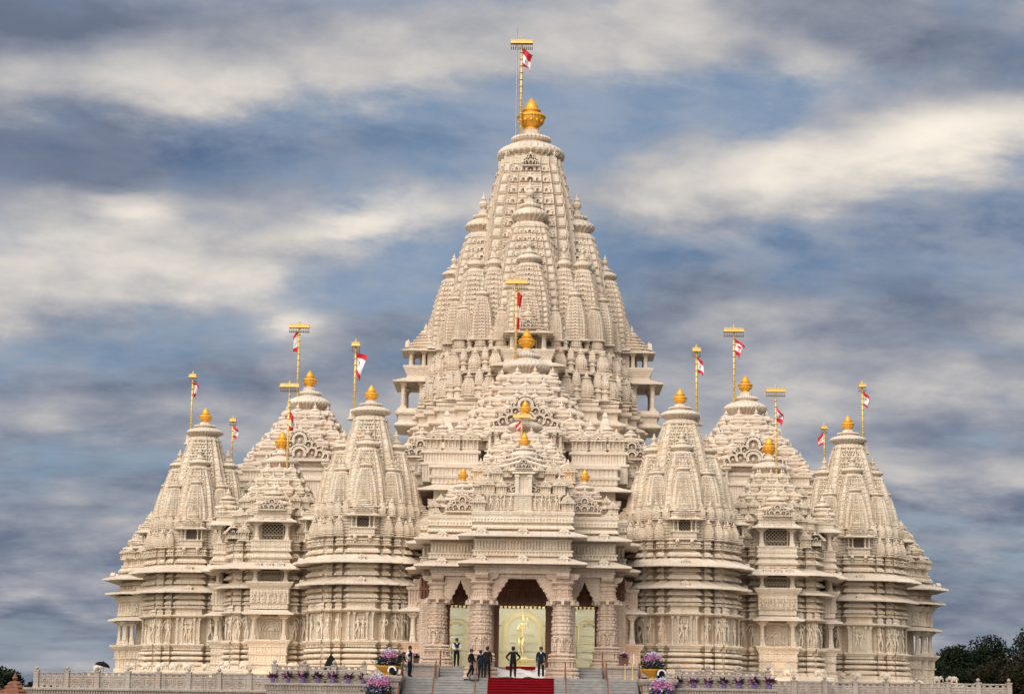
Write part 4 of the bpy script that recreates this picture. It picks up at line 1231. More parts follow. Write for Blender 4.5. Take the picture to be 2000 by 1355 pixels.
# ---- end pavilions at the outer edges ---------------------------------
def end_pavilion(sg, label):
    cx, cy = 27.5 * sg, 30.0
    pl = stepped([(1.7, 2.9), (2.3, 2.3)])
    mb = MB()
    mb.add(loft(pl, Prof().band(-0.3, 0.9, 0.0).to(0.95, -0.1).band(1.0, 1.55, -0.10, 0.04).to(1.6, 0.05).to(1.68, 0.05).to(1.7, -0.05).band(1.75, 2.15, -0.05, 0.04).to(2.2, 0.0).to(2.5, 0.30).to(2.62, 0.32).to(2.64, 0.1), 0.22))
    s = obj('end_pavilion', mb.mesh('pavilion_base', 'marble'), temple, (cx, cy, 0), label=label)
    obj('inner_wall', MB().add(box(-1.4, 1.4, -1.4, 1.4, 2.6, 9)).mesh('inner_wall', 'marble'), s)
    mb = MB()
    mb.add(loft(pl, Prof().to(4.72, -0.3).band(4.76, 5.0, -0.1, 0.03).band(5.05, 5.75, -0.14, 0.05).to(5.8, 0.0).to(6.1, 0.2).to(6.18, 0.2).to(6.2, 0), 0.22))
    obj('balcony_parapet', mb.mesh('balcony_parapet', 'marble'), s)
    for zl, zt, oi, oo in ((4.36, 4.7, -0.2, 0.5), (6.3, 6.75, -0.4, 0.75), (7.35, 7.95, -0.5, 0.95)):
        ring_eave(s, pl, zl, zt, oi, oo, 'white')
    mb = MB()
    mb.add(loft(pl, Prof().to(6.6, -0.3).band(6.7, 6.95, -0.2, 0.05).petal(7.0, 7.3, -0.3, 0.2, 0.04).to(7.35, -0.4).to(7.9, -0.4).petal(8.0, 8.35, -0.3, 0.25, 0.05).to(8.4, -0.2).to(8.5, -0.2).band(8.55, 8.9, -0.35, 0.03).to(8.95, -0.15).to(9.02, -0.15).to(9.05, -0.7).to(9.6, -0.7), 0.22))
    obj('roof_storey', mb.mesh('roof_storey', 'marble'), s)
    for x, y in ((-1.45, -2.6), (1.45, -2.6), (2.6, -1.45), (2.6, 1.45), (-2.6, -1.45), (-2.6, 1.45), (2.05, -2.05), (-2.05, -2.05)):
        big = abs(abs(x) - abs(y)) < 0.1
        put('bcol', 'pavilion_column', s, (x, y, 2.62), 0, (1.9 if big else 1.3, 1.9 if big else 1.3, 1.75))
        put('bcol', 'pavilion_column', s, (x, y, 6.18), 0, (1.2, 1.2, 0.5))
    for a in SIDES:
        for x in (-1.3, 0, 1.3):
            put('ornament', 'eave_ornament', s, spin((x, -3.4, 7.55), a), a, (1.0, 1.0, 0.9))
            put('fig%d' % random.randrange(6), 'carved_figure', s, spin((x * .9, -2.8, 5.08), a), a, (0.8, 0.6, 0.62))
        for x in (-1.9, -0.95, 0.95, 1.9):
            put('pavilion', 'roof_pavilion', s, spin((x, -2.5 if abs(x) < 1.5 else -2.0, 9.0), a), a, (0.72, 0.72, 0.6))
    ring_eave(s, stepped([(1.3, 2.1), (1.7, 1.7)]), 9.75, 10.05, -0.3, 0.5, 'white')
    for x, y in ((-1.5, -2.05), (1.5, -2.05), (2.05, -1.4), (-2.05, -1.4)):
        put('bcol', 'pavilion_column', s, (x, y, 9.0), 0, (1.1, 1.1, 0.78))
    bell_roof(s, (0.1 * sg, 0.2), 2.2, 10.1, 12.5, 5, 0.6, bell='bell_cream', mat='marble', kal=0, cap=0.8, bw=0.36)
    bell_roof(s, (-1.7 * sg, -1.4), 1.5, 10.8, 13.8, 5, 0.5, bell='bell_cream', mat='marble', kal=0, cap=0.8, bw=0.32)
end_pavilion(-1, 'pillared pavilion with deep eaves at the far left end')
end_pavilion(1, 'pillared pavilion with deep eaves at the far right end')

# ---- long hall behind the porch ---------------------------------------
hall_plan = mirror_plan([(6.4, 11.5), (6.4, 16.0), (7.6, 16.0), (7.6, 38.0)])
mb = MB()
mb.add(loft(hall_plan, Prof().band(-0.3, 11.6, -0.3).to(11.65, 0.0).band(11.7, 11.9, 0.0, 0.06).to(12.0, 0.1).to(12.02, -0.3).to(13.0, -0.3).band(13.1, 13.4, -0.2, 0.06).to(13.45, 0.0).to(13.6, 0.0).band(13.65, 14.1, -0.2, 0.05).to(14.15, 0.05).to(14.3, 0.05).to(14.35, -0.6), 0.3))
hall = obj('great_hall', mb.mesh('great_hall_wall', 'white'), temple, label='great hall with a bell roof between porch and central tower')
obj('roof_block', MB().add(loft(rect(4.3, 7.6, 12.0), Prof().band(9.9, 11.6, 0).to(11.65, 0.12).to(11.8, 0.12).band(11.85, 12.3, 0.0, 0.05).to(12.35, 0.15).to(12.5, 0.15).to(12.52, -0.3).to(12.9, -0.6), 0.2)).mesh('roof_block', 'white'), hall)
ring_eave(hall, hall_plan, 12.55, 13.05, -0.4, 0.75, 'white')
# corner roofs with gable arches either side of the hall
for sg in (-1, 1):
    mb = MB()
    mb.add(loft(rect(1.7, -1.7, 1.7), Prof().band(13.9, 15.4, 0, 0.05).to(15.45, 0.15).to(15.6, 0.15).band(15.65, 16.5, -0.1, 0.05).to(16.55, 0.12).to(16.7, 0.12).to(16.72, -0.2), 0.24))
    obj('gable_storey', mb.mesh('gable_storey', 'white'), hall, (sg * 7.9, 29, 0))
    for k in range(4):
        put('fig%d' % k, 'carved_figure', hall, (sg * 7.9 - 1.2 + 0.8 * k, 27.22, 15.62), 0, (1.0, 0.7, 0.85))
    put('tracery', 'arch_tracery', hall, (sg * 7.9, 27.15, 16.72), 0, (1.45, 1.5, 1.35))
    bell_roof(hall, (sg * 7.9, 29), 1.7, 16.8, 18.6, 3, 0.55, kal=0, cap=0.9, bw=0.5)
    # lower tier: moulded storeys with mini pavilions flanking the great roof
    mb = MB()
    mb.add(loft(rect(1.9, -1.6, 3.0), Prof().band(13.3, 14.4, 0, 0.05).to(14.45, 0.15).to(14.6, 0.15).band(14.62, 15.2, -0.1, 0.06).to(15.25, 0.1).to(15.4, 0.12).to(15.42, -0.3), 0.2))
    obj('roof_storey', mb.mesh('roof_storey', 'white'), hall, (sg * 5.0, 14.2, 0))
    for k in range(3):
        put('pavilion', 'roof_pavilion', hall, (sg * (3.7 + 1.25 * k), 13.2, 15.4), 0, (1.15, 1.15, 1.0))
        put('pavilion', 'roof_pavilion', hall, (sg * (3.6 + 1.2 * k), 13.0 + 0.3, 13.4), 0, (1.0, 1.0, 0.6))
        put('bell', 'roof_bell', hall, (sg * (3.3 + 1.2 * k), 14.6, 16.5), 0, (0.6, 0.6, 0.7))
    put('pavilion', 'roof_pavilion', hall, (sg * 6.5, 16, 14.3), sg * 0.8, (1.2, 1.2, 1.1))
    mb = MB()
    mb.add(loft(rect(0.9, -0.9, 0.9), [(15.0, 0), (16.2, 0), (16.22, 0.1), (16.3, 0.1), (17.0, -0.30), (17.05, -0.22), (17.12, -0.22), (18.6, -0.74), (18.7, -0.70), (19.0, -0.8)]))
    obj('stone_pinnacle', mb.mesh('stone_pinnacle', 'white'), hall, (sg * 5.6, 18.6, 0))
bell_roof(hall, (0, 19.0), 5.4, 16.3, 21.6, 6, 1.45, sides=SIDES, arch=2.2, arch_z=17.0, kal=1.55, cap=1.05, bw=0.60, ratio=(0.5, 0.86))
mb = MB()
mb.add(loft(rect(2.6, -0.5, 0.5), Prof().band(14.6, 15.4, 0.0).to(15.42, 0.15).to(15.5, 0.15).to(15.5, 0)))
obj('balcony_slab', mb.mesh('balcony_slab', 'white'), hall, (0, 13.4, 0))
obj('arch_shelf', MB().add(loft(rect(2.35, -0.4, 1.2), Prof().band(16.75, 16.9, 0.1).to(16.95, 0.0).to(17.0, -0.1))).mesh('arch_shelf', 'white'), hall, (0, 13.3, 0))
for x in (-2.4, -2.0, 2.0, 2.4):
    put('bcol', 'balcony_column', hall, (x, 13.1, 15.5), 0, (0.9, 0.9, 1.25))
# second roof, in front of it
bell_roof(hall, (0, 10.6), 3.3, 13.2, 16.3, 4, 0.95, bell='bell', arch=1.25, arch_z=14.0, kal=1.0, cap=1.1, bw=0.42)
for sg in (-1, 1):
    for k in range(2):
        put('pavilion', 'roof_pavilion', hall, (sg * (1.9 + 0.95 * k), 7.4 + 0.5, 12.7), 0, (1.0, 1.0, 0.95))
        put('pavilion', 'roof_pavilion', hall, (sg * (2.6 + 0.95 * k), 8.6, 12.0), 0, (0.95, 0.95, 0.8))

# ---- central tower ------------------------------------------------------
CT = (0.0, 50.0)
TP = stepped([(2.6, 9.4), (3.9, 9.1), (5.7, 8.3), (7.4, 7.4)])
mb = MB()
p = Prof().band(-0.3, 17.5, 0, 0, 1.02)
for z, o in ((18.2, 0.7), (19.9, 0.75), (21.4, 0.6)):
    p.to(z - 0.4, -0.1, 0, 1.02).to(z, o, 0, 1.02).to(z + 0.10, o, 0, 1.02).to(z + 0.42, 0.0, 0, 1.02)
p.band(22.0, 22.5, -0.1, 0.0, 1.02).to(22.55, 0.2, 0, 1.02).to(22.8, 0.22, 0, 1.02).to(22.9, 0.0, 0, 1.02)
p.bulge(22.95, 23.3, -0.1, 0.2, n=4, sc=1.01).to(23.35, 0.2, 0, 1.0).to(23.5, 0.2, 0, 1.0)
def coursed(p, z0, z1, s, dz=0.32, off=-0.55):
    n = int(round((z1 - z0) / dz))
    for k in range(n):
        z = z0 + (z1 - z0) * k / n; d = (z1 - z0) / n
        p.to(z, off - 0.10, 0, s).to(z + 0.05, off - 0.10, 0, s).to(z + 0.06, off, 0, s).to(z + d - 0.01, off, 0, s)
coursed(p, 23.52, 25.7, 0.98)
p.to(25.72, -0.2, 0, 0.98).to(25.95, -0.15, 0, 0.98).to(26.0, -0.4, 0, 0.98)
coursed(p, 26.0, 27.7, 0.91)
p.to(27.72, -0.3, 0, 0.91).to(27.95, -0.25, 0, 0.91).to(28.0, -0.4, 0, 0.91)
coursed(p, 28.0, 29.5, 0.85)
p.to(29.52, -0.3, 0, 0.85).to(29.75, -0.25, 0, 0.85).to(29.8, -0.4, 0, 0.85)
coursed(p, 29.8, 31.2, 0.74)
p.to(31.3, -0.5, 0, 0.70)
mb.add(loft(TP, p))
tower = obj('central_tower', mb.mesh('tower_wall', 'tower'), temple, (CT[0], CT[1], 0), label='tall curved central spire ringed by half spires')
mb = MB()
mb.add(spire_geom(3.84, 0.61, 3.0, 17, 60, 16, 0.026))
mb.add(loft(stepped([(0.30, 1.0), (0.56, 0.92), (0.80, 0.80)]), [(3.80, 0, 0, .63), (3.95, 0.0, 0, .625), (3.96, 0, 0, .56), (4.02, 0, 0, .55)]))
obj('spire', mb.mesh('central_spire', 'tower'), tower, (0, 0, 28.0), 0, 4.5)
put('cap_tower', 'capstone', tower, (0, 0, 46.25), 0, (3.0, 3.0, 2.75))
put('kalash', 'golden_finial', tower, (0, 0, 48.78), 0, 3.1)
put('tracery_tower', 'arch_tracery', tower, (0, -2.75, 44.75), 0, (0.75, 2.0, 1.15))
for x, y in ((-2.1, -2.1), (2.1, -2.1)):
    put('fig1', 'carved_figure', tower, (x, y, 45.3), 0, (1.5, 1.5, 1.2))
for a in SIDES:
    for d, k, z0, ks in ((4.1, 3.05, 29.5, 3.2), (6.6, 2.05, 29.0, 2.03), (7.75, 1.28, 28.8, 1.22)):
        put('spire_tower', 'half_spire', tower, spin((0, -d, z0), a), a, (k, k, ks))
    for x in (-1, 1):
        for xx, d, k, z0, ks in ((2.95, 5.0, 1.35, 29.3, 1.92), (3.9, 6.2, 1.05, 28.8, 1.2), (2.2, 7.2, 0.75, 28.6, 0.80), (5.4, 5.6, 0.8, 28.9, 0.85)):
            put('spire_tower', 'half_spire', tower, spin((xx * x, -d, z0), a), a, (k, k, ks))
        for xx, d, z, k in ((3.15, 8.55, 23.5, 1.36), (4.85, 7.95, 23.5, 1.36), (6.7, 6.95, 23.5, 1.36), (2.7, 8.0, 26.0, 1.10), (4.4, 7.3, 26.0, 1.12), (6.2, 6.3, 26.0, 1.12), (2.25, 7.4, 28.0, 0.95), (4.0, 6.75, 28.0, 0.95), (5.75, 5.8, 28.0, 0.95), (3.2, 6.0, 29.8, 0.9), (4.6, 5.4, 29.8, 0.85)):
            put('kuta_tower', 'spirelet', tower, spin((xx * x, -d, z), a), a, (k * 1.05, k * 1.05, k))
        for xx, d, z, k in ((4.0, 8.35, 23.5, 1.4), (5.8, 7.5, 23.5, 1.4), (7.5, 6.4, 23.5, 1.3), (3.55, 7.65, 26.0, 1.1), (5.35, 6.8, 26.0, 1.1), (3.1, 7.05, 28.0, 0.85), (4.9, 6.2, 28.0, 0.85)):
            put('postkuta_tower', 'pillar_spirelet', tower, spin((xx * x, -d, z), a), a, (k, k, k))
        put('spire_tower', 'half_spire', tower, spin((4.55 * x, -4.55 + (0.001 if a else 0), 29.2), a), a, (1.5, 1.5, 1.95)) if a == 0 else None
# tower balconies on three sides
tb = {}
tb['base'] = MB().add(loft(rect(2.6, -1.3, 2.0), Prof().to(21.9, 0.0).to(22.0, 0.35).to(22.1, 0.35).to(22.35, 0.05).band(22.4, 22.9, 0).to(23.0, 0.25).to(23.2, 0.28).to(23.3, 0.1).to(23.5, 0.1))).mesh('balcony_base', 'tower')
tb['eave'] = MB().add(loft(rect(2.45, -1.2, 2.0), eave_prof(25.75, 26.2, -0.3, 0.62, 0.1))).mesh('balcony_eave', 'tower')
tb['parapet'] = MB().add(loft(rect(1.9, -0.7, 2.0), Prof().to(26.1, -0.1).band(26.2, 26.35, 0.05).to(26.4, -0.02).to(26.5, 0.0).to(27.15, 0.3).to(27.3, 0.32).to(27.32, 0.1))).mesh('balcony_parapet', 'tower')
tb['eave2'] = MB().add(loft(rect(1.55, -0.7, 2.0), eave_prof(28.6, 28.95, -0.3, 0.5, 0.08))).mesh('balcony_eave', 'tower')
tb['back'] = MB().add(box(-1.2, 1.2, 1.0, 2.4, 23.4, 29.0)).mesh('balcony_back_wall', 'tower')
tb['grille'] = grille_geom(1.35, 1.1, 4).mesh('window_grille', ['grille', 'dark'])
mb = MB()
p = Prof()
for k in range(5):
    s = 1.5 - 0.24 * k; z = 28.95 + 0.30 * k
    p.band(z, z + 0.1, -0.1, 0, s).bulge(z + 0.11, z + 0.25, -0.08, 0.12, n=4, sc=s).to(z + 0.28, -0.2, 0, s)
mb.add(loft(stepped([(0.6, 1.0), (0.85, 0.85)]), p))
mb.add(lathe([(0.42, 30.4), (0.52, 30.5), (0.4, 30.65), (0.16, 30.75), (0.2, 30.9), (0.1, 31.1), (0.01, 31.4)], 12))
tb['roof'] = mb.mesh('balcony_roof', 'tower')
for a in SIDES:
    def at(x, y, z): return spin((x, -9.7 + y, z), a)
    for k, nm in (('base', 'balcony_base'), ('eave', 'balcony_eave'), ('parapet', 'balcony_parapet'), ('eave2', 'balcony_eave'), ('back', 'balcony_back_wall')):
        obj(nm, tb[k], tower, at(0, 0, 0), a)
    obj('balcony_roof', tb['roof'], tower, at(0, 0.75, 0), a)
    obj('window_grille', tb['grille'], tower, at(0, 0.35, 27.35), a)
    for x in (-2.25, -1.3, 1.3, 2.25):
        for y in (-0.95, 0.6):
            put('tcol', 'tower_column', tower, at(x, y, 23.5), a, (3.4, 3.4, 2.3))
    for x in (-1.3, 1.3):
        for y in (-0.4, 0.7):
            put('tcol', 'tower_column', tower, at(x, y, 27.3), a, (3.2, 3.2, 1.35))
    for x in (-1.2, 1.2):
        put('ornament_tower', 'eave_ornament', tower, at(x, -1.55, 25.9), a, (0.8, 0.8, 0.6))
        put('ornament_tower', 'eave_ornament', tower, at(x * .7, -0.98, 28.7), a, (0.7, 0.7, 0.5))
    put('tracery_tower', 'arch_tracery', tower, at(0, -0.72, 29.05), a, (0.8, 1, 0.7))

# ---- entrance porch -----------------------------------------------------
PP = mirror_plan([(3.1, -0.7), (3.1, 2.0), (5.9, 2.0), (5.9, 5.2), (6.6, 5.2), (6.6, 12.0)])
mb = MB()
p = Prof().to(6.28, -0.35).band(6.30, 6.50, -0.25, 0.03).to(6.52, -0.16).to(6.60, -0.16).band(6.62, 6.80, -0.22, 0.03).to(6.82, -0.3).to(7.30, -0.3)
p.band(7.34, 7.42, -0.06).band(7.46, 7.58, -0.14, 0.06).to(7.60, -0.02).to(7.68, -0.02).to(7.70, -0.2).band(7.76, 8.24, -0.26, 0.10).to(8.26, -0.1).to(8.34, -0.1).to(8.36, -0.3).to(8.92, -0.3)
p.petal(8.96, 9.24, -0.2, 0.2, 0.05).band(9.26, 9.34, -0.16).to(9.36, 0.02).to(9.42, 0.02).band(9.44, 9.56, -0.08, 0.06).to(9.58, -0.02).to(9.70, -0.04).to(9.86, 0.04).to(9.98, 0.05).to(10.0, -0.02).to(10.04, -0.1)
mb.add(loft(PP, p, 0.20))
porch = obj('entrance_porch', mb.mesh('porch_entablature', 'marble'), temple, label='pillared entrance porch with double eaves above the stairs')
ring_eave(porch, PP, 6.80, 7.28, -0.35, 0.80, 'white')
ring_eave(porch, PP, 8.44, 8.92, -0.35, 0.82, 'white')
for zl, o in ((6.92, 0.42), (8.56, 0.44)):
    for x in (-2.5, 0, 2.5):
        put('ornament', 'eave_ornament', porch, (x, -0.7 - o, zl), 0, (1.15, 1.1, 0.95))
    for sg in (-1, 1):
        put('ornament', 'eave_ornament', porch, (sg * 5.0, 2.0 - o, zl), 0, (1.15, 1.1, 0.95))
for sg in (-1, 1):
    put('pcol', 'porch_column', porch, (sg * 2.45, 0, 0))
    put('pcol', 'porch_column', porch, (sg * 5.25, 3.0, 0.73), 0, (0.95, 0.95, 0.885))
    put('pcol', 'porch_column', porch, (sg * 6.35, 6.2, 0.73), 0, (0.62, 0.62, 0.885))
    for a in (-0.8, 0.0, 0.8):
        put('pfig%d' % (1 if a == 0 else 4), 'carved_figure', porch, (sg * 2.45 + 0.60 * math.sin(a), -0.60 * math.cos(a), 1.66), a, (1.0, 0.9, 0.92))
        put('pfig%d' % (2 if a == 0 else 5), 'carved_figure', porch, (sg * 5.25 + 0.57 * math.sin(a), 3 - 0.57 * math.cos(a), 0.73 + 1.47), a, (0.9, 0.9, 0.82))
    # side balcony brackets: pillar, panel and eave on the outer flanks
    obj('flank_plinth', MB().add(loft(rect(0.75, -0.5, 1.6), Prof().band(0.6, 1.0, 0.05).to(1.05, -0.05).band(1.1, 1.9, -0.05, 0.04).to(2.0, 0.05).to(2.25, 0.22).to(2.34, 0.22).to(2.36, 0.0), 0.18)).mesh('flank_plinth', 'pink'), porch, (sg * 6.75, 6.2, 0))
    obj('flank_parapet', MB().add(loft(rect(0.55, -0.35, 1.6), Prof().band(4.5, 4.7, 0.0).band(4.72, 5.6, -0.05, 0.05).to(5.62, 0.08).to(5.8, 0.12).to(5.82, 0), 0.18)).mesh('flank_parapet', 'pink'), porch, (sg * 6.75, 6.2, 0))
    obj('flank_eave', MB().add(loft(rect(0.7, -0.45, 1.6), eave_prof(4.22, 4.5, -0.1, 0.45, 0.07))).mesh('flank_eave', 'white'), porch, (sg * 6.75, 6.2, 0))
    put('bcol', 'balcony_column', porch, (sg * 6.95, 5.95, 2.36), 0, (1.3, 1.3, 1.88))
# scalloped arches between the pillars
op = [(1.62, 4.5), (1.62, 4.85), (1.44, 4.95), (1.48, 5.15), (1.26, 5.25), (1.28, 5.45), (1.06, 5.52), (1.08, 5.72), (0.90, 5.80), (0.90, 6.02)]
poly = [(-2.0, 4.5)] + [(-x, z) for x, z in op] + [(x, z) for x, z in op[::-1]] + [(2.0, 4.5), (2.0, 6.32), (-2.0, 6.32)]
mb = MB().add(prism(poly, -0.16, 0.16))
for x, z in op[1::2]:
    for s in (-1, 1):
        mb.add(ellipsoid((s * (x - 0.02), -0.02, z - 0.02), (0.09, 0.22, 0.09), 8, 5))
mb.add(box(-1.95, 1.95, -0.2, 0.2, 6.10, 6.2)); mb.add(geom(eave_ornament_geom()), loc=(0, -0.16, 6.0), sc=0.8)
obj('scalloped_arch', mb.mesh('scalloped_arch', 'pink'), porch, (0, 0, 0))
mb = MB()
op2 = [(0.62, 4.55), (0.62, 4.8), (0.50, 4.9), (0.50, 5.1), (0.34, 5.2), (0.34, 5.4), (0.2, 5.5), (0.16, 5.7), (0.06, 5.85), (0.02, 6.02)]
poly2 = [(-0.95, 4.55)] + [(-x, z) for x, z in op2] + [(x, z) for x, z in op2[::-1]] + [(0.95, 4.55), (0.95, 6.32), (-0.95, 6.32)]
mb.add(prism(poly2, -0.14, 0.14))
for x, z in op2[1:-2:2]:
    for s in (-1, 1):
        mb.add(ellipsoid((s * x, 0, z), (0.06, 0.18, 0.06), 7, 4))
sa = mb.mesh('scalloped_arch', 'pink')
for sg in (-1, 1):
    obj('scalloped_arch', sa, porch, (sg * 3.85, 2.6, 0))
    obj('arch_wall', MB().add(box(-0.25, 0.25, -0.1, 0.4, 0.73, 6.3)).mesh('arch_wall', 'pink'), porch, (sg * 3.05, 2.9, 0))
# doorway wall, frames and glass
for x0, x1 in ((-6.5, -4.75), (-3.1, -1.75), (1.75, 3.1), (4.75, 6.5)):
    obj('doorway_pier', MB().add(loft(rect((x1 - x0) / 2, -0.15, 0.15), Prof().band(0.7, 1.5, 0.05).to(1.52, 0).to(6.4, 0))).mesh('doorway_pier', 'pink'), porch, ((x0 + x1) / 2, 5.2, 0))
obj('carved_lintel', MB().add(loft(rect(6.45, 5.04, 5.34), Prof().to(5.0, 0).band(5.1, 5.5, 0.02, 0.05).band(5.55, 5.7, 0.08).band(5.75, 6.2, 0.02, 0.05).to(6.4, 0), 0.2)).mesh('carved_lintel', 'wood'), porch)
def door(cx, w, z1, leaves):
    fr = MB()
    for s in (-1, 1):
        fr.add(box(s * w - 0.14, s * w + 0.14, -0.24, 0.1, 0.73, z1 + 0.1)); fr.add(box(s * (w + 0.13) - 0.05, s * (w + 0.13) + 0.05, -0.32, 0, 0.73, z1 + 0.5))
    fr.add(box(-w - 0.2, w + 0.2, -0.28, 0.1, z1, z1 + 0.22)); fr.add(box(-w - 0.2, w + 0.2, -0.2, 0.1, z1 + 0.22, 5.1))
    n = int(w * 8)
    for k in range(n):
        x = -w + 2 * w * (k + .5) / n
        fr.add(lathe([(0.04, 0), (0.07, 0.06), (0.03, 0.16), (0.01, 0.2)], 6), loc=(x, -0.24, z1 - 0.16))
        fr.add(ellipsoid((x, -0.24, z1 + 0.32), (0.06, 0.05, 0.08), 6, 4))
    fr.add(lathe([(0.3, 0), (0.32, 0.1), (0.2, 0.3), (0.22, 0.4), (0.08, 0.7), (0.01, 0.9)], 8), loc=(0, -0.15, z1 + 0.2), sc=(1, 0.4, 1))
    o = obj('door_frame', fr.mesh('door_frame', 'wood'), porch, (cx, 5.0, 0))
    k = leaves
    for i in range(k):
        x0 = -w + 0.12 + (2 * w - 0.24) * i / k; x1 = -w + 0.12 + (2 * w - 0.24) * (i + 1) / k
        obj('glass_pane', MB().add(box(x0 + 0.01, x1 - 0.01, -0.012, 0.012, 0.76, z1 - 0.02)).mesh('glass_pane', 'glass'), porch, (cx, 5.0, 0))
    hw = MB()
    for x in ((-0.12, 0.12) if leaves > 1 else (-w + 0.3,)):
        hw.add(tube([(x, -0.08, 1.35), (x, -0.08, 2.15)], 0.02, 6)); hw.add(box(x - 0.015, x + 0.015, -0.08, 0, 1.45, 1.48)); hw.add(box(x - 0.015, x + 0.015, -0.08, 0, 2.02, 2.05))
    for x in (-w + 0.2, w - 0.2, 0):
        hw.add(box(x - 0.09, x + 0.09, -0.03, 0.03, 3.36, 3.42))
    obj('door_handle', hw.mesh('door_handle', 'steel'), porch, (cx, 5.0, 0))
    mk = MB()
    m = int(w * 18)
    for i in range(m):
        x = -w + 0.25 + (2 * w - 0.5) * i / (m - 1)
        mk.add(box(x - 0.022, x + 0.022, -0.018, -0.014, 1.72, 1.80))
    obj('glass_marking', mk.mesh('glass_marking', 'steel'), porch, (cx, 5.0, 0))
door(0, 1.6, 4.62, 2)
door(-3.92, 0.78, 4.62, 1)
door(3.92, 0.78, 4.62, 1)
# lit vestibule behind the glass
mb = MB()
mb.add(box(-6.3, 6.3, 10.2, 10.4, 0.6, 6.3)); mb.add(box(-6.45, -6.25, 5.4, 10.2, 0.6, 6.3)); mb.add(box(6.25, 6.45, 5.4, 10.2, 0.6, 6.3))
for x in (-2.6, 2.6):
    mb.add(lathe([(0.42, 0.7), (0.42, 1.1), (0.32, 1.2), (0.30, 4.6), (0.45, 4.9), (0.5, 6.2)], 16), loc=(x, 8.8, 0))
obj('vestibule', mb.mesh('vestibule', 'plaster'), porch)
for x, w in ((-4.3, 0.75), (0.0, 1.25), (4.3, 0.75)):       # gilded arches and panels on the rear wall
    ga = MB()
    ga.add(arc_band(0, 3.2, w * 0.82, w, 0, 180, -0.12, 0, 16)); ga.add(arc_band(0, 3.2, w * 1.12, w * 1.18, 0, 180, -0.08, 0, 16))
    for sg in (-1, 1):
        ga.add(box(sg * w * 0.91 - w * 0.09, sg * w * 0.91 + w * 0.09, -0.12, 0, 0.75, 3.2)); ga.add(box(sg * w * 1.15 - 0.03, sg * w * 1.15 + 0.03, -0.08, 0, 0.75, 3.2))
    for k in range(5):
        ga.add(box(-w * 0.6, w * 0.6, -0.05, 0, 1.0 + 0.5 * k, 1.06 + 0.5 * k))
    ga.add(box(-w * 1.3, w * 1.3, -0.1, 0, 4.75, 4.9))
    obj('gilded_arch', ga.mesh('gilded_arch', 'gilt'), porch, (x, 10.18, 0))
obj('vestibule_floor', MB().add(box(-6.2, 6.2, 5.4, 10.2, 0.70, 0.742)).mesh('vestibule_floor', 'white'), porch)
for x in (-4.2, -0.8, 0.8, 4.2):
    obj('ceiling_lamp', MB().add(box(-0.4, 0.4, -0.3, 0.3, -0.05, 0)).mesh('ceiling_lamp', 'lamp'), porch, (x, 6.6, 6.15))
gs = MB()
gs.add(lathe([(0.9, 0), (0.9, 0.1), (0.75, 0.16), (0.7, 0.5), (0.85, 0.62), (0.85, 0.7)], 20))
gs.add(geom(figure_geom(3)), loc=(0, 0, 0.72), sc=(2.5, 2.5, 2.75))
gst = obj('golden_statue', gs.mesh('golden_statue', 'gilt', True), None, (0, 9.0, 0.73), label='golden standing statue lit up behind the central glass door', category='statue')

# porch roof: storeys of niches and mini pavilions, fan arches, small bell roofs
mb = MB()
mb.add(loft(rect(2.35, 0.2, 6.0), Prof().to(10.0, 0).band(10.05, 10.18, 0.04).to(10.2, -0.1).to(11.06, -0.1).to(11.08, 0.06).to(11.2, 0.1).to(11.22, -0.1), 0.2))
mb.add(loft(rect(1.75, 0.9, 6.0), Prof().to(11.2, 0).band(11.25, 11.9, 0.0, 0.03).to(11.92, 0.1).to(12.02, 0.1).to(12.04, -0.1).to(12.3, -0.2), 0.2))
obj('roof_storey', mb.mesh('roof_storey', 'marble'), porch)
for x in (-2.0, -1.6, -1.15, -0.75, 0.75, 1.15, 1.6, 2.0):
    put('fig%d' % (int(abs(x) * 10) % 6), 'carved_figure', porch, (x, 0.18, 10.22), 0, (0.9, 0.8, 0.84))
for x in (-2.22, -1.38, -0.5, 0.5, 1.38, 2.22):
    put('cnet', 'colonnette', porch, (x, 0.2, 10.2), 0, (1, 1, 0.87))
mb = MB()
mb.add(box(-0.5, 0.5, 0.02, 0.5, 10.04, 11.2)); mb.add(box(-0.56, 0.56, -0.02, 0.5, 10.04, 10.16)); mb.add(box(-0.60, 0.60, -0.04, 0.5, 11.08, 11.22))
for s in (-1, 1):
    mb.add(box(s * 0.40 - 0.11, s * 0.40 + 0.11, -0.02, 0.5, 11.22, 12.42)); mb.add(box(s * 0.40 - 0.15, s * 0.40 + 0.15, -0.06, 0.5, 12.20, 12.34))
mb.add(box(-0.3, 0.3, 0.16, 0.5, 11.22, 12.42)); mb.add(box(-0.72, 0.72, -0.14, 0.6, 12.42, 12.52, 0.05)); mb.add(box(-0.95, 0.95, -0.05, 0.6, 12.60, 12.72, 0.06))
mb.add(box(-0.85, 0.85, 0.05, 0.6, 12.50, 12.62))
obj('roof_niche', mb.mesh('roof_niche', 'marble'), porch)
put('tracery', 'arch_tracery', porch, (0, 0.10, 12.70), 0, (0.52, 1, 0.58))
put('tracery', 'arch_tracery', porch, (0, 0.62, 11.2), 0, (1.30, 1, 1.02))
for sg in (-1, 1):
    for x, y, z, k in ((2.72, 0.05, 10.02, .80), (2.2, 0.75, 11.18, .80), (1.35, 0.55, 11.18, .66), (2.7, 1.4, 11.2, .75), (1.62, 1.1, 12.0, .72), (2.1, 1.7, 12.0, .72), (0.98, 0.9, 12.28, .55)):
        put('pavilion', 'roof_pavilion', porch, (sg * x, y, z), 0, (k, k, k * 0.92))
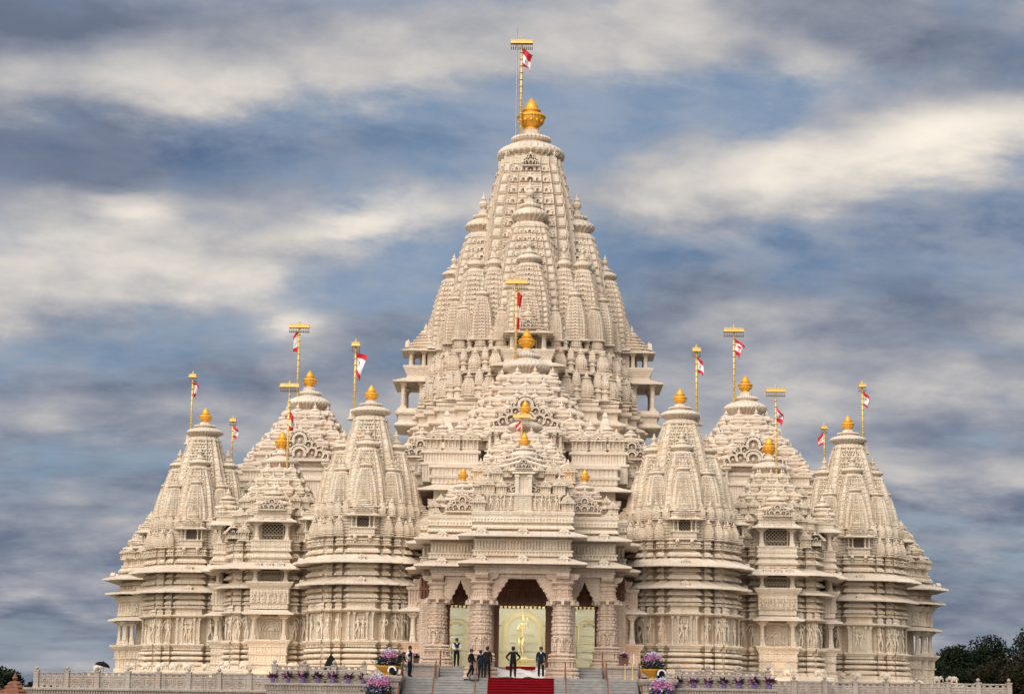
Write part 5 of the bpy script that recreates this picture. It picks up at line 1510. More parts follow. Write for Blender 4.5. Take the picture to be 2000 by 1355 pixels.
# curved ribbed hoods under the top bell
mb = MB()
for z, hw, r in ((12.55, 2.05, 0.32), (13.05, 1.55, 0.30), (13.5, 1.1, 0.22)):
    pts = [(x * hw, 0, z + r * (math.cos(x * math.pi) + 1) / 2 * 1.1) for x in np.linspace(-1, 1, 17)]
    V = []
    for (x, y, zz) in pts:
        V += [(x, -0.55, zz - 0.10), (x, -0.62, zz - 0.02), (x, -0.5, zz + 0.10), (x, 2.8, zz + 0.16), (x, 2.8, zz - 0.10)]
    Q = []
    for i in range(16):
        for j in range(5):
            Q.append([i * 5 + j, (i + 1) * 5 + j, (i + 1) * 5 + (j + 1) % 5, i * 5 + (j + 1) % 5])
    mb.add((V, [Q, [[4, 3, 2, 1, 0]], [[80, 81, 82, 83, 84]]]), loc=(0, 1.55 + (z - 12.55) * 1.2, 0))
    n = int(hw * 9)
    for k in range(n):
        x = -hw + 2 * hw * (k + .5) / n
        zz = z + r * (math.cos(x / hw * math.pi) + 1) / 2 * 1.1
        mb.add(box(x - 0.05, x + 0.05, -0.48, 0.2, zz - 0.36, zz - 0.08), loc=(0, 1.55 + (z - 12.55) * 1.2, 0))
    mb.add(box(-hw + 0.1, hw - 0.1, -0.3, 2.6, z - 0.4, z + 0.1), loc=(0, 1.55 + (z - 12.55) * 1.2, 0))
obj('curved_hood', mb.mesh('curved_hood', 'white'), porch)
put('cap', 'capstone', porch, (0, 4.3, 14.0), 0, (0.95, 0.95, 0.75))
put('kalash', 'golden_finial', porch, (0, 4.3, 14.62), 0, 0.95)
obj('dome_drum', MB().add(lathe([(1.0, 12.6), (1.0, 13.3), (1.1, 13.35), (1.1, 13.45), (0.8, 13.6), (0.8, 13.9)], 24)).mesh('dome_drum', 'white'), porch, (0, 4.3, 0))
for x, y, z in ((-1.5, 2.6, 12.95), (1.5, 2.6, 12.95), (0, 2.1, 13.3), (-0.75, 3.0, 13.3), (0.75, 3.0, 13.3)):
    put('bell', 'roof_bell', porch, (x, y, z), 0, (0.30, 0.30, 0.34))
for sg in (-1, 1):
    mb = MB()
    mb.add(loft(rect(2.0, -1.1, 3.5), Prof().to(9.9, 0).band(9.95, 10.05, 0.04).to(10.07, -0.06).to(10.62, -0.06).to(10.64, 0.06).to(10.74, 0.1).to(10.76, -0.1), 0.2))
    obj('wing_storey', mb.mesh('wing_storey', 'marble'), porch, (sg * 3.85, 3.4, -0.55))
    for k in range(7):
        put('fig%d' % (k % 6), 'carved_figure', porch, (sg * 3.85 - 1.5 + 0.5 * k, 2.24, 9.52), 0, (0.6, 0.6, 0.55))
    for k in range(4):
        put('cnet', 'colonnette', porch, (sg * 3.85 - 1.8 + 1.2 * k, 2.26, 9.5), 0, (0.8, 0.8, 0.56))
    put('tracery', 'arch_tracery', porch, (sg * 3.8, 2.25, 10.2), 0, (1.0, 1, 1.05))
    for x, y, z, k in ((1.75, 2.7, 10.15, .66), (1.35, 3.3, 10.6, .6), (-1.6, 2.8, 10.2, .6)):
        put('pavilion', 'roof_pavilion', porch, (sg * (3.85 + x), y, z), 0, (k, k, k * 0.85))
    put('pavilion', 'roof_pavilion', porch, (sg * 5.5, 2.55, 9.5), 0, (0.75, 0.75, 0.72))
    bell_roof(porch, (sg * 3.85, 3.9), 1.45, 10.35, 11.75, 3, 0.52, kal=0.80, cap=1.0, bw=0.34, sides=(0.0, -sg * math.pi / 2, sg * math.pi / 2))

# the many small roof bells on the flanks of the roofs
_bg = geom(bell_geom())
mb = MB()
for m, q, a, sc_ in SIDE_BELLS:
    mb.add(_bg, m, q, a, sc_)
obj('flank_roof_bells', mb.mesh('flank_roof_bells', ['roof', 'marble']), temple, kind='stuff')

# ------------------------------------------------------------------ ground, terraces, stairs
def struct(name, mb, mat, **kw):
    return obj(name, mb.mesh(name, mat), None, kind='structure', **kw)
struct('ground', MB().add(([(-3000, -400, -4.2), (3000, -400, -4.2), (3000, 4000, -4.2), (-3000, 4000, -4.2)], [[[0, 1, 2, 3]]])), 'ground')
struct('plaza', MB().add(box(-60, 60, -160, -8, -4.196, -4.0)), 'plaza')

PLN = [(6.9, 5.4), (6.9, 7.0), (14.9, 7.0), (14.9, 11.8), (20.4, 11.8), (20.4, 18.0), (27.4, 18.0), (27.4, 26.2), (32.0, 26.2), (32.0, 75)]
plinth = obj('plinth', MB().add(loft(mirror_plan(PLN), Prof().band(-3.9, 0.22, 0.0).to(0.24, -0.2))).mesh('plinth', 'step'), temple)  # dark stone colour here stands in for shade behind the balustrade gaps
obj('plinth_coping', MB().add(loft(mirror_plan(PLN), Prof().to(0.23, -0.1).to(0.32, 0.12).to(0.50, 0.14).to(0.6, 0.0))).mesh('plinth_coping', 'marble'), temple)
obj('porch_floor', MB().add(box(-6.85, 6.85, 1.4, 12, -0.2, 0.73)).mesh('porch_floor', 'step'), temple)
for sg in (-1, 1):
    for x0, x1, y in ((15.2, 19.8, 12.1), (20.8, 27.2, 18.3), (27.8, 31.6, 26.5)):
        x = x0
        while x < x1:
            if random.random() < 0.7:
                put('elephant', 'carved_elephant', plinth, (sg * x, y, 0.62), 0 if random.random() < 0.5 else math.pi, 0.80)
            x += random.choice((0.95, 1.1, 1.3))
# lower terrace with its moulded retaining wall
def terrace(name, x0, x1, y0, y1, z, mat='rail', label=None):
    w = (x1 - x0) / 2
    m = MB().add(loft(rect(w, y0, y1), Prof().band(-4.1, z - 1.0, 0).band(z - 0.96, z - 0.42, -0.03, 0.035).to(z - 0.40, 0.05).to(z - 0.34, 0.05).band(z - 0.32, z - 0.16, 0.02, 0.07).to(z - 0.14, 0.16).to(z - 0.04, 0.18).to(z, 0.14), 0.16), loc=((x0 + x1) / 2, 0, 0))
    return struct(name, m, mat)
terrace('terrace', -30.6, -14.7, 2.4, 6.3, -0.86)
terrace('terrace', 14.7, 30.6, 2.4, 6.3, -0.86)
terrace('terrace', -14.7, -8.95, -5.0, 6.3, -0.50)
terrace('terrace', 8.95, 14.7, -5.0, 6.3, -0.50)
terrace('terrace', -30.6, -14.7, 6.3, 11.7, -0.9)
terrace('terrace', 14.7, 30.6, 6.3, 11.7, -0.9)
terrace('terrace', -32, -20.5, 11.7, 17.9, -0.9)
terrace('terrace', 20.5, 32, 11.7, 17.9, -0.9)
struct('landing', MB().add(box(-8.9, 8.9, -2.0, 5.4, -4.1, 0.0)), 'step')
st = MB()
n = 25
for k in range(n):
    st.add(box(-6.9, 6.9, -2.0 - 0.34 * (k + 1), -2.0 - 0.34 * k + 0.02, -4.1, -0.16 * (k + 1)))
    st.add(box(-6.9, 6.9, -2.03 - 0.34 * (k + 1), -2.0 - 0.34 * k + 0.01, -0.16 * (k + 1) + 0.002, -0.16 * (k + 1) + 0.03))
stairs = struct('stairs', st, 'step')
for sg in (-1, 1):
    us = MB()
    for k in range(4):
        us.add(box(-0.85, 0.85, 1.4 - 0.32 * (4 - k), 1.45, 0, 0.73 - 0.18 * (3 - k) - 0.03))
        us.add(box(-0.87, 0.87, 1.37 - 0.32 * (4 - k), 1.44, 0.73 - 0.18 * (3 - k) - 0.028, 0.73 - 0.18 * (3 - k)))
    struct('porch_steps', us, 'step').location = (sg * 4.05, 0.0, 0)
us = MB()
for k in range(4):
    us.add(box(-1.5, 1.5, 1.4 - 0.36 * (4 - k), 1.45, 0, 0.73 - 0.18 * (3 - k) - 0.01))
struct('porch_steps', us, 'step')

def thing(name, me, loc=(0, 0, 0), rot=0.0, sc=1.0, label='', cat='', group=None):
    o = obj(name, me, None, loc, rot, sc, label=label, category=cat)
    if group:
        o['group'] = group
    return o

# red carpet down the stairs, white sheet and short runner above it
cp = MB()
pr_ = [(-1.0, 0.012), (-2.05, 0.012)]
for k in range(n - 1):
    pr_ += [(-2.065 - 0.34 * k, -0.16 * k - 0.02), (-2.03 - 0.34 * k, -0.16 * k - 0.07), (-2.04 - 0.34 * k, -0.16 * (k + 1) + 0.045), (-2.05 - 0.34 * (k + 1), -0.16 * (k + 1) + 0.042)]
V = []
for y, z in pr_:
    V += [(-1.95, y, z), (1.95, y, z)]
cp.add((V, [[[2 * i, 2 * i + 1, 2 * i + 3, 2 * i + 2] for i in range(len(pr_) - 1)]]))
cm = cp.mesh('red_carpet', 'carpet')
thing('red_carpet', cm, label='red carpet running down the middle of the grey stairs', cat='carpet')
thing('red_runner', MB().add(box(-0.95, 0.85, 0.85, 1.28, 0.55, 0.765)).mesh('red_runner', 'carpet'), label='short red runner on the top step before the glass door', cat='carpet')
sh = MB(); nx, ny = 24, 10; V = []
rs = random.Random(3)
for j in range(ny + 1):
    for i in range(nx + 1):
        x = -1.75 + 3.6 * i / nx - (0.5 * (1 - j / ny) if i < 4 else 0); y = -0.55 + 1.5 * j / ny
        V.append((x, y, 0.03 + 0.56 * (j / ny) ** 1.1 + 0.05 * rs.random() + 0.06 * math.sin(x * 5 + j)))
sh.add((V, [[[j * (nx + 1) + i, j * (nx + 1) + i + 1, (j + 1) * (nx + 1) + i + 1, (j + 1) * (nx + 1) + i] for j in range(ny) for i in range(nx)]]))
thing('plastic_sheet', sh.mesh('plastic_sheet', 'sheet', True), (0.15, 0, 0), label='crumpled white sheet spread over the porch steps', cat='sheet')

# low stone walls beside the porch steps and pedestals at the stair head
lw = MB().add(loft(rect(0.95, -0.3, 0.3), Prof().band(0, 0.12, 0.06).band(0.14, 0.30, 0.0).band(0.32, 0.62, -0.02, 0.03).to(0.64, 0.05).to(0.70, 0.10).to(0.80, 0.10).to(0.84, 0.0), 0.14)).mesh('low_stone_wall', 'rail')
for sg, lb in ((-1, 'low carved stone wall left of the porch steps'), (1, 'low carved stone wall right of the porch steps')):
    thing('low_stone_wall', lw, (sg * 6.05, -0.4, 0), label=lb, cat='wall', group='low walls beside the porch')
pm = MB().add(loft(rect(0.95, -1.5, 1.5), Prof().band(-4.0, -0.75, -0.06).to(-0.70, -0.02).band(-0.66, -0.40, -0.06, 0.05).to(-0.34, 0.06).to(-0.16, 0.16).to(-0.06, 0.18).to(-0.02, 0.12), 0.18)).mesh('stair_pedestal', 'rail')
for sg, lb in ((-1, 'stone pedestal at the left end of the stairs'), (1, 'stone pedestal at the right end of the stairs')):
    thing('stair_pedestal', pm, (sg * 7.95, -4.0, 0), label=lb, cat='pedestal', group='pedestals at the stairs')

# handrails
def handrail(x, y0, z0, y1, z1, step, label):
    mb = MB()
    root = obj('handrail', None, None, (x, y0, z0), label=label, category='handrail', group='copper handrails on the stairs')
    L = abs(y1 - y0)
    mb.add(tube([(0, 0.35, 0.95), (0, 0, 0.95), (0, y1 - y0, z1 - z0 + 0.95)], 0.035, 8)); mb.add(tube([(0, 0.35, 0.60), (0, 0, 0.60), (0, y1 - y0, z1 - z0 + 0.60)], 0.022, 8))
    obj('rail', mb.mesh('rail', 'copper', True), root)
    k = max(1, int(L / step))
    for i in range(k + 1):
        t = i / k
        obj('post', MB().add(tube([(0, 0, 0), (0, 0, 0.95)], 0.04, 8)).add(lathe([(0.08, 0), (0.08, 0.03), (0.04, 0.05)], 8)).mesh('post', 'copper', True), root, (0, (y1 - y0) * t, (z1 - z0) * t))
for x, lb in ((-7.0, 'copper handrail along the far left edge of the stairs'), (-5.05, 'copper handrail left of the standing group on the stairs'), (-2.62, 'copper handrail just left of the red carpet'),
              (2.62, 'copper handrail just right of the red carpet'), (5.05, 'copper handrail right of the carpet, before the low wall'), (7.0, 'copper handrail along the far right edge of the stairs')):
    handrail(x, -2.1, 0.0, -10.2, -3.84, 2.7, lb)
for sg, sd in ((-1, 'left'), (1, 'right')):
    handrail(sg * 4.95, 1.5, 0.73, 0.15, 0.0, 1.4, 'short copper handrail on the %s porch steps' % sd)

# balustrades
BAL = {}
def bal_post():
    mb = MB()
    mb.add(loft(rect(0.15, -0.17, 0.17), Prof().band(0, 0.08, 0.03).to(0.1, 0).to(0.94, 0).to(0.95, 0.03).to(1.02, 0.03)))
    mb.add(lathe([(0.06, 1.0), (0.05, 1.05), (0.12, 1.10), (0.13, 1.16), (0.08, 1.22), (0.02, 1.27)], 10))
    return mb.mesh('balustrade_post', 'rail')
def bal_panel(w, rosette=True):
    mb = MB()
    mb.add(box(-w / 2, w / 2, -0.05, 0.05, 0.14, 0.66)); mb.add(box(-w / 2, w / 2, -0.09, 0.09, 0.0, 0.05))
    mb.add(box(-w / 2, w / 2, -0.10, 0.10, 0.86, 0.94)); mb.add(box(-w / 2, w / 2, -0.07, 0.07, 0.66, 0.74))
    for k in range(4):
        x = -w / 2 + w * (k + .5) / 4
        mb.add(box(x - 0.10, x + 0.10, -0.06, 0.06, 0.72, 0.88)); mb.add(box(x - 0.12, x + 0.12, -0.06, 0.06, 0.04, 0.15))
    for k in range(int(w / 0.12)):
        x = -w / 2 + 0.06 + k * 0.12
        if abs(abs(x) - w / 4) < 0.2 and rosette:
            continue
        mb.add(box(x - 0.028, x + 0.028, -0.075, 0.0, 0.18, 0.62))
    if rosette:
        for s in (-1, 1):
            mb.add(arc_band(s * w / 4, 0.40, 0.12, 0.17, 0, 360, -0.09, 0, 14)); mb.add(ellipsoid((s * w / 4, -0.05, 0.40), (0.07, 0.05, 0.07), 8, 4))
            for k in range(6):
                a = k * math.pi / 3
                mb.add(ellipsoid((s * w / 4 + 0.1 * math.cos(a), -0.05, 0.40 + 0.1 * math.sin(a)), (0.035, 0.03, 0.035), 5, 3))
    return mb.mesh('balustrade_panel', 'rail')
BAL['post'] = bal_post()
def balustrade(x0, x1, y, z, n, h, label):
    root = obj('balustrade', None, None, (x0, y, z), label=label, category='balustrade', group='carved stone balustrades')
    w = (x1 - x0) / n
    key = round(w, 2)
    if key not in BAL:
        BAL[key] = bal_panel(w - 0.28)
    for i in range(n + 1):
        obj('post', BAL['post'], root, (i * w, 0, 0), 0, (1, 1, h))
        if i < n:
            obj('panel', BAL[key], root, ((i + .5) * w, 0, 0), 0, (1, 1, h))
balustrade(-30.0, -14.9, 3.0, -0.86, 8, 1.05, 'long carved balustrade in front of the left shrines')
balustrade(14.9, 30.0, 3.0, -0.86, 8, 1.05, 'long carved balustrade in front of the right shrines')
balustrade(-14.45, -9.2, -3.6, -0.50, 3, 1.08, 'nearer balustrade behind the purple bouquets left of the stairs')
balustrade(9.2, 14.45, -3.6, -0.50, 3, 1.08, 'nearer balustrade behind the purple bouquets right of the stairs')
for sg, sd in ((-1, 'left'), (1, 'right')):
    balustrade(sg * 11.0 - 2.2, sg * 11.0 + 2.2, 2.6, 0.0 - 0.5, 2, 1.05, 'short balustrade standing behind the bouquet ledge on the %s' % sd)

# flowers
def blossoms(n, c, r, cols, seed, size=0.045, zb=None):
    """cluster of small cupped flowers; colours by height"""
    rnd = random.Random(seed)
    mb = MB()
    for k in range(n):
        while True:
            p = np.array([rnd.uniform(-1, 1), rnd.uniform(-1, 1), rnd.uniform(-0.35, 1)])
            if 0.35 < np.linalg.norm(p * np.array([1, 1, 0.9])) < 1 - 0.22 * rnd.random():
                break
        q = np.array(c) + p * np.array(r)
        m = cols(p, rnd)
        s = size * rnd.uniform(0.7, 1.3)
        g = lathe([(0.2, 0), (0.9, 0.5), (1.1, 0.9), (0.35, 0.55)], 5, ph=rnd.random() * 6)
        V = np.asarray(g[0]) * s
        a, b = rnd.uniform(-0.9, 0.9), rnd.uniform(-0.9, 0.9)
        Rm = np.array(Matrix.Rotation(a, 3, 'X') @ Matrix.Rotation(b, 3, 'Y'))
        mb.add((V @ Rm.T + q, g[1]), m)
    return mb
def leaves(n, c, r, seed, L=0.22):
    rnd = random.Random(seed)
    mb = MB()
    for k in range(n):
        a = rnd.random() * 6.283
        e = rnd.uniform(0.1, 1.1)
        b = np.array(c) + np.array([math.cos(a) * r[0] * rnd.random(), math.sin(a) * r[1] * rnd.random(), rnd.uniform(-.3, .6) * r[2]])
        d = np.array([math.cos(a) * math.cos(e), math.sin(a) * math.cos(e), math.sin(e)])
        s = np.array([-math.sin(a), math.cos(a), 0]) * L * 0.18
        l = L * rnd.uniform(.6, 1.2)
        mb.add(([b, b + d * l * .5 + s, b + d * l - np.array([0, 0, l * .15]), b + d * l * .5 - s], [[[0, 1, 2, 3]]]))
    return mb
def big_col(p, rnd):
    z = p[2] + rnd.uniform(-.25, .25)
    return 3 if z > 0.75 else (1 if z > 0.55 else (0 if z > 0.05 else (2 if rnd.random() < .6 else 3)))
BOWL = MB().add(lathe([(0.30, 0), (0.34, 0.05), (0.22, 0.12), (0.40, 0.22), (0.62, 0.42), (0.74, 0.52), (0.78, 0.58), (0.72, 0.60), (0.55, 0.52)], 24)).mesh('bowl', 'bowl', True)
BIGF = blossoms(520, (0, 0, 0.85), (0.80, 0.7, 0.85), big_col, 5, 0.052).mesh('blossoms', ['petal_pink', 'petal_violet', 'petal_blue', 'petal_white'])
BIGL = leaves(380, (0, 0, 0.62), (0.82, 0.7, 0.55), 6, 0.36).mesh('leaves', 'leaf')
def planter(x, y, z, label, rot=0.0):
    root = obj('flower_bowl', None, None, (x, y, z), rot, label=label, category='planter', group='yellow flower bowls on the pedestals')
    obj('bowl', BOWL, root)
    obj('blossoms', BIGF, root, (0, 0, 0.14), 0, (0.85, 0.85, 0.88), kind='stuff'); obj('leaves', BIGL, root, (0, 0, 0.05), kind='stuff')
planter(-7.75, -3.6, -0.02, 'yellow bowl heaped with pink and violet flowers on the left pedestal')
planter(7.75, -3.6, -0.02, 'yellow bowl heaped with pink and violet flowers on the right pedestal', 2.0)
for sg, sd in ((-1, 'left'), (1, 'right')):
    root = obj('flower_mound', None, None, (sg * 8.1, -6.3, -1.72), 1.0 + sg, label='loose mound of pink and violet flowers below the %s pedestal' % sd, category='flowers', group='flower mounds below the pedestals')
    obj('blossoms', BIGF, root, (0, 0, 0.1), kind='stuff'); obj('leaves', BIGL, root, (0, 0, 0.05), kind='stuff')
    obj('stand', MB().add(lathe([(0.4, -2.4), (0.4, -2.3), (0.15, -2.2), (0.15, 0.2), (0.5, 0.5)], 12)).mesh('stand', 'pot'), root)
def sm_col(p, rnd): return 0 if rnd.random() < .6 else 1
SMF = blossoms(110, (0, -0.04, 0.34), (0.27, 0.22, 0.30), sm_col, 9, 0.05).mesh('blossoms', ['petal_pink', 'petal_violet'])
SML = leaves(70, (0, 0, 0.30), (0.2, 0.16, 0.25), 10, 0.42).mesh('leaves', 'leaf')
SMP = MB().add(lathe([(0.10, 0), (0.13, 0.04), (0.16, 0.20), (0.14, 0.22), (0.11, 0.16)], 12)).mesh('pot', 'petal_blue')
for sg, sd in ((-1, 'left'), (1, 'right')):
    for k in range(7):
        x = sg * (9.15 + 0.88 * k)
        root = obj('bouquet', None, None, (x, -4.45, -0.50), k * 1.3, label='small purple bouquet, %s from the stairs on the %s ledge' % (('first', 'second', 'third', 'fourth', 'fifth', 'sixth', 'seventh')[k], sd), category='bouquet', group='purple bouquets along the ledge')
        s = random.uniform(0.88, 1.1)
        obj('pot', SMP, root, (0, 0, 0), 0, s); obj('blossoms', SMF, root, (0, 0, 0), -k * 1.3, s, kind='stuff'); obj('leaves', SML, root, (0, 0, 0), 0, s, kind='stuff')
# potted plants by the porch
def pot_plant(x, y, z, w, h, mat, label):
    root = obj('potted_plant', None, None, (x, y, z), label=label, category='plant', group='potted plants by the porch')
    obj('pot', MB().add(box(-w, w, -w, w, 0, h, -0.04)).add(box(-w - 0.05, w + 0.05, -w - 0.05, w + 0.05, h - 0.05, h + 0.01)).mesh('pot', 'pot'), root)
    obj('leaves', leaves(90, (0, 0, h), (w, w, 0.25), int(x * 7), 0.28).mesh('leaves', 'leaf'), root, kind='stuff')
    obj('blossoms', blossoms(40, (0, 0, h + 0.12), (w * 1.2, w, 0.25), sm_col, int(x * 3), 0.045).mesh('blossoms', [mat, mat]), root, kind='stuff')
pot_plant(-6.35, -0.4, 0.84, 0.17, 0.26, 'petal_pink', 'small green potted plant on the low wall left of the porch')
pot_plant(6.15, -0.4, 0.84, 0.26, 0.48, 'petal_pink', 'brown square pot of pink flowers on the low wall right of the porch')

# ------------------------------------------------------------------ people
def person(label, loc, rot, J, cloth, trousers='black', shoe='black', sleeve=None, extra=None, hs=1.0, group='people on the stairs and porch', bald=False, skirt=False):
    """J: joint overrides; facing -y at rot 0. One skinned continuous body, hair as a child."""
    P = dict(pel=(0, 0, .95), bel=(0, 0, 1.08), che=(0, -.005, 1.28), sho=(0, 0, 1.42), nek=(0, 0, 1.50), hd=(0, -.015, 1.60), top=(0, -.01, 1.70),
             lh=(-.10, 0, .92), lk=(-.11, -.02, .50), la=(-.11, .02, .09), lt=(-.12, -.13, .035),
             rh=(.10, 0, .92), rk=(.11, -.02, .50), ra=(.11, .02, .09), rt=(.12, -.13, .035),
             ls=(-.19, 0, 1.40), le=(-.24, .03, 1.13), lw=(-.23, -.05, .88), lp=(-.22, -.07, .80),
             rs=(.19, 0, 1.40), re=(.25, .0, 1.13), rw=(.22, -.10, .89), rp=(.20, -.13, .81))
    P.update(J)
    E = [('pel', 'bel', 't'), ('bel', 'che', 't'), ('che', 'sho', 't'), ('sho', 'nek', 'n'), ('nek', 'hd', 'n'), ('hd', 'top', 'n')]
    for s in 'lr':
        E += [('pel', s + 'h', 'g'), (s + 'h', s + 'k', 'g'), (s + 'k', s + 'a', 'g'), (s + 'a', s + 't', 'f'),
              ('sho', s + 's', 't'), (s + 's', s + 'e', 'a'), (s + 'e', s + 'w', 'a'), (s + 'w', s + 'p', 'h')]
    RD = dict(pel=(.17, .13), bel=(.158, .125), che=(.18, .13), sho=(.12, .09), nek=(.055, .055), hd=(.085, .095), top=(.07, .08),
              h=(.118, .115), k=(.082, .08), a=(.058, .06), t=(.045, .03), s=(.078, .078), e=(.058, .058), w=(.036, .032), p=(.038, .022))
    names = list(P)
    me = bpy.data.meshes.new('person')
    me.from_pydata([P[k] for k in names], [(names.index(a), names.index(b)) for a, b, _ in E], [])
    tmp = bpy.data.objects.new('tmp', me)
    COL.objects.link(tmp)
    md = tmp.modifiers.new('s', 'SKIN'); md.use_smooth_shade = True
    sv = me.skin_vertices[0].data
    for i, k in enumerate(names):
        r = RD.get(k) or RD[k[1:]]
        sv[i].radius = r
        sv[i].use_root = (k == 'pel')
    tmp.modifiers.new('d', 'SUBSURF').levels = 1
    tmp.modifiers['d'].render_levels = 1
    bpy.context.view_layer.update()
    dg = bpy.context.evaluated_depsgraph_get()
    body = bpy.data.meshes.new_from_object(tmp.evaluated_get(dg))
    bpy.data.objects.remove(tmp); bpy.data.meshes.remove(me)
    V = np.array([v.co for v in body.vertices]); F = [list(p.vertices) for p in body.polygons]
    A = np.array([P[a] for a, b, _ in E]); B = np.array([P[b] for a, b, _ in E])
    sl = sleeve or cloth
    mats = [cloth, trousers, shoe, sl, 'skin']
    mb = MB()
    by = {}
    for f in F:
        c = V[f].mean(0)
        t = np.clip(((c - A) * (B - A)).sum(1) / ((B - A) ** 2).sum(1), 0, 1)
        k = E[int(np.argmin(np.linalg.norm(A + (B - A) * t[:, None] - c, axis=1)))][2]
        m = {'t': 0, 'g': 1, 'f': 2, 'a': 3, 'h': 4, 'n': 4}[k]
        if k == 't' and c[2] < P['pel'][2] + 0.03:
            m = 1
        by.setdefault((len(f), m), []).append(f)
    first = True
    for (k, m), fs in by.items():
        if first:
            mb.add((V, [np.array(fs)]), m); first = False
        else:
            mb.p.append(np.array(fs)); mb.m.append(m)
    hd = np.array(P['hd'])
    # face: nose, brow, ears; fingers on each hand
    fd = np.array(P['top']) - hd
    mb.add(ellipsoid(hd + (0, -.10, .0), (.014, .022, .026), 6, 4), 4)
    for s in (-1, 1):
        mb.add(ellipsoid(hd + (s * .088, .0, .0), (.014, .026, .034), 6, 4), 4); mb.add(ellipsoid(hd + (s * .034, -.083, .022), (.016, .012, .008), 6, 3), 2)
    mb.add(ellipsoid(hd + (0, -.086, -.048), (.028, .012, .008), 6, 3), 4)
    for s in 'lr':
        w, pm_ = np.array(P[s + 'w']), np.array(P[s + 'p'])
        d = (pm_ - w) / np.linalg.norm(pm_ - w)
        sd = np.cross(d, (0.3, 1, 0.2)); sd /= np.linalg.norm(sd)
        fw_ = np.cross(sd, d)
        for q, ln in ((-.030, .070), (-.010, .080), (.010, .076), (.028, .060)):
            b = pm_ + sd * q
            mb.add(tube([b - d * .02, b + d * ln * .5, b + d * ln - fw_ * .02], [.010, .009, .006], 5), 4)
        b = w + d * .03
        mb.add(tube([b, b + sd * .045 + d * .03, b + sd * .05 + d * .065], [.012, .010, .007], 5), 4)
    if extra:
        extra(mb, P)
    root = obj('person', mb.mesh('person', mats + ['shirt', 'black'], True), None, loc, rot, hs, label=label, category='person', group=group)
    hm = MB()
    pr = [(0.105, -0.02), (0.108, 0.04), (0.10, 0.09), (0.07, 0.125), (0.02, 0.14)]
    hm.add(lathe(pr, 14), loc=hd + (0, 0.022, 0.045)); hm.add(ellipsoid(hd + (0, .050, 0.03), (.096, .070, .10), 10, 6))
    if not bald:
        obj('hair', hm.mesh('hair', 'hair', True), root)
    return root

def vest(mb, P):                       # white shirt front and collar over a dark vest
    mb.add(ellipsoid(np.array(P['sho']) + (0, -.085, -.03), (.05, .03, .10), 8, 5), 5)
AKIMBO = dict(le=(-.40, .05, 1.16), lw=(-.22, -.02, .99), lp=(-.16, -.06, .97), re=(.40, .05, 1.16), rw=(.22, -.02, .99), rp=(.16, -.06, .97))
FOLD = dict(le=(-.27, -.02, 1.14), lw=(-.08, -.20, 1.12), lp=(.0, -.21, 1.12), re=(.27, -.02, 1.14), rw=(.08, -.21, 1.10), rp=(.0, -.23, 1.09))
WALK = dict(lk=(-.08, -.16, .52), la=(-.08, -.08, .12), lt=(-.08, -.22, .05), rk=(.08, .08, .50), ra=(.08, .30, .14), rt=(.08, .20, .04), le=(-.24, .12, 1.16), lw=(-.22, .06, .92), lp=(-.22, .02, .86), re=(.24, -.08, 1.14), rw=(.22, -.20, .96), rp=(.22, -.25, .92))
STAND2 = dict(lk=(-.11, -.03, .50), la=(-.12, .02, .09), lt=(-.15, -.12, .035), rk=(.12, -.06, .50), ra=(.13, -.02, .09), rt=(.17, -.15, .035))
LEAN = dict(bel=(0, -.10, 1.05), che=(0, -.32, 1.16), sho=(0, -.45, 1.22), nek=(0, -.54, 1.25), hd=(0, -.63, 1.28), top=(0, -.70, 1.36), ls=(-.18, -.44, 1.20), le=(-.22, -.52, .95), lw=(-.18, -.68, .86), lp=(-.15, -.76, .86), rs=(.18, -.44, 1.20), re=(.22, -.52, .95), rw=(.18, -.68, .86), rp=(.15, -.76, .86))
HIP = dict(le=(-.36, .10, 1.15), lw=(-.20, .05, .98), lp=(-.14, .0, .96))
person('person in white shirt and dark vest standing with folded hands on the porch', (-4.0, 2.2, 0.73), 0.15, FOLD, 'navy', 'black', 'black', 'shirt', vest, 0.98)
person('person in dark clothes walking, seen from the side, left of the group', (-2.98, -1.2, 0.0), 1.25, WALK, 'suit', 'black', 'black', None, None, 0.97)
person('person in a blue jacket seen from behind beside the speaker', (-2.42, -1.3, 0.0), 2.7, STAND2, 'navy', 'navy', 'black', None, None, 0.93)
person('person in black standing close behind the blue jacket', (-2.02, -1.45, 0.0), 2.95, STAND2, 'suit', 'black', 'black', None, None, 1.05)
person('person in black with hands on hips facing the door, white shoes', (-0.48, -1.6, 0.0), math.pi, {**AKIMBO, **STAND2}, 'black', 'black', 'shoe', None, None, 1.06)
person('person in a dark suit standing at the right edge of the carpet, white shoes', (1.18, -1.5, 0.0), -0.1, STAND2, 'navy', 'suit', 'shoe', None, vest, 1.06)
person('person in white shirt and dark vest standing by the left pedestal', (-6.65, -1.4, 0.0), 1.2, HIP, 'navy', 'navy', 'black', 'shirt', vest, 1.04)
person('person bending forward behind the flower bowl on the left', (-7.45, -1.6, 0.0), 0.9, LEAN, 'black', 'black', 'black', None, None, 1.0)

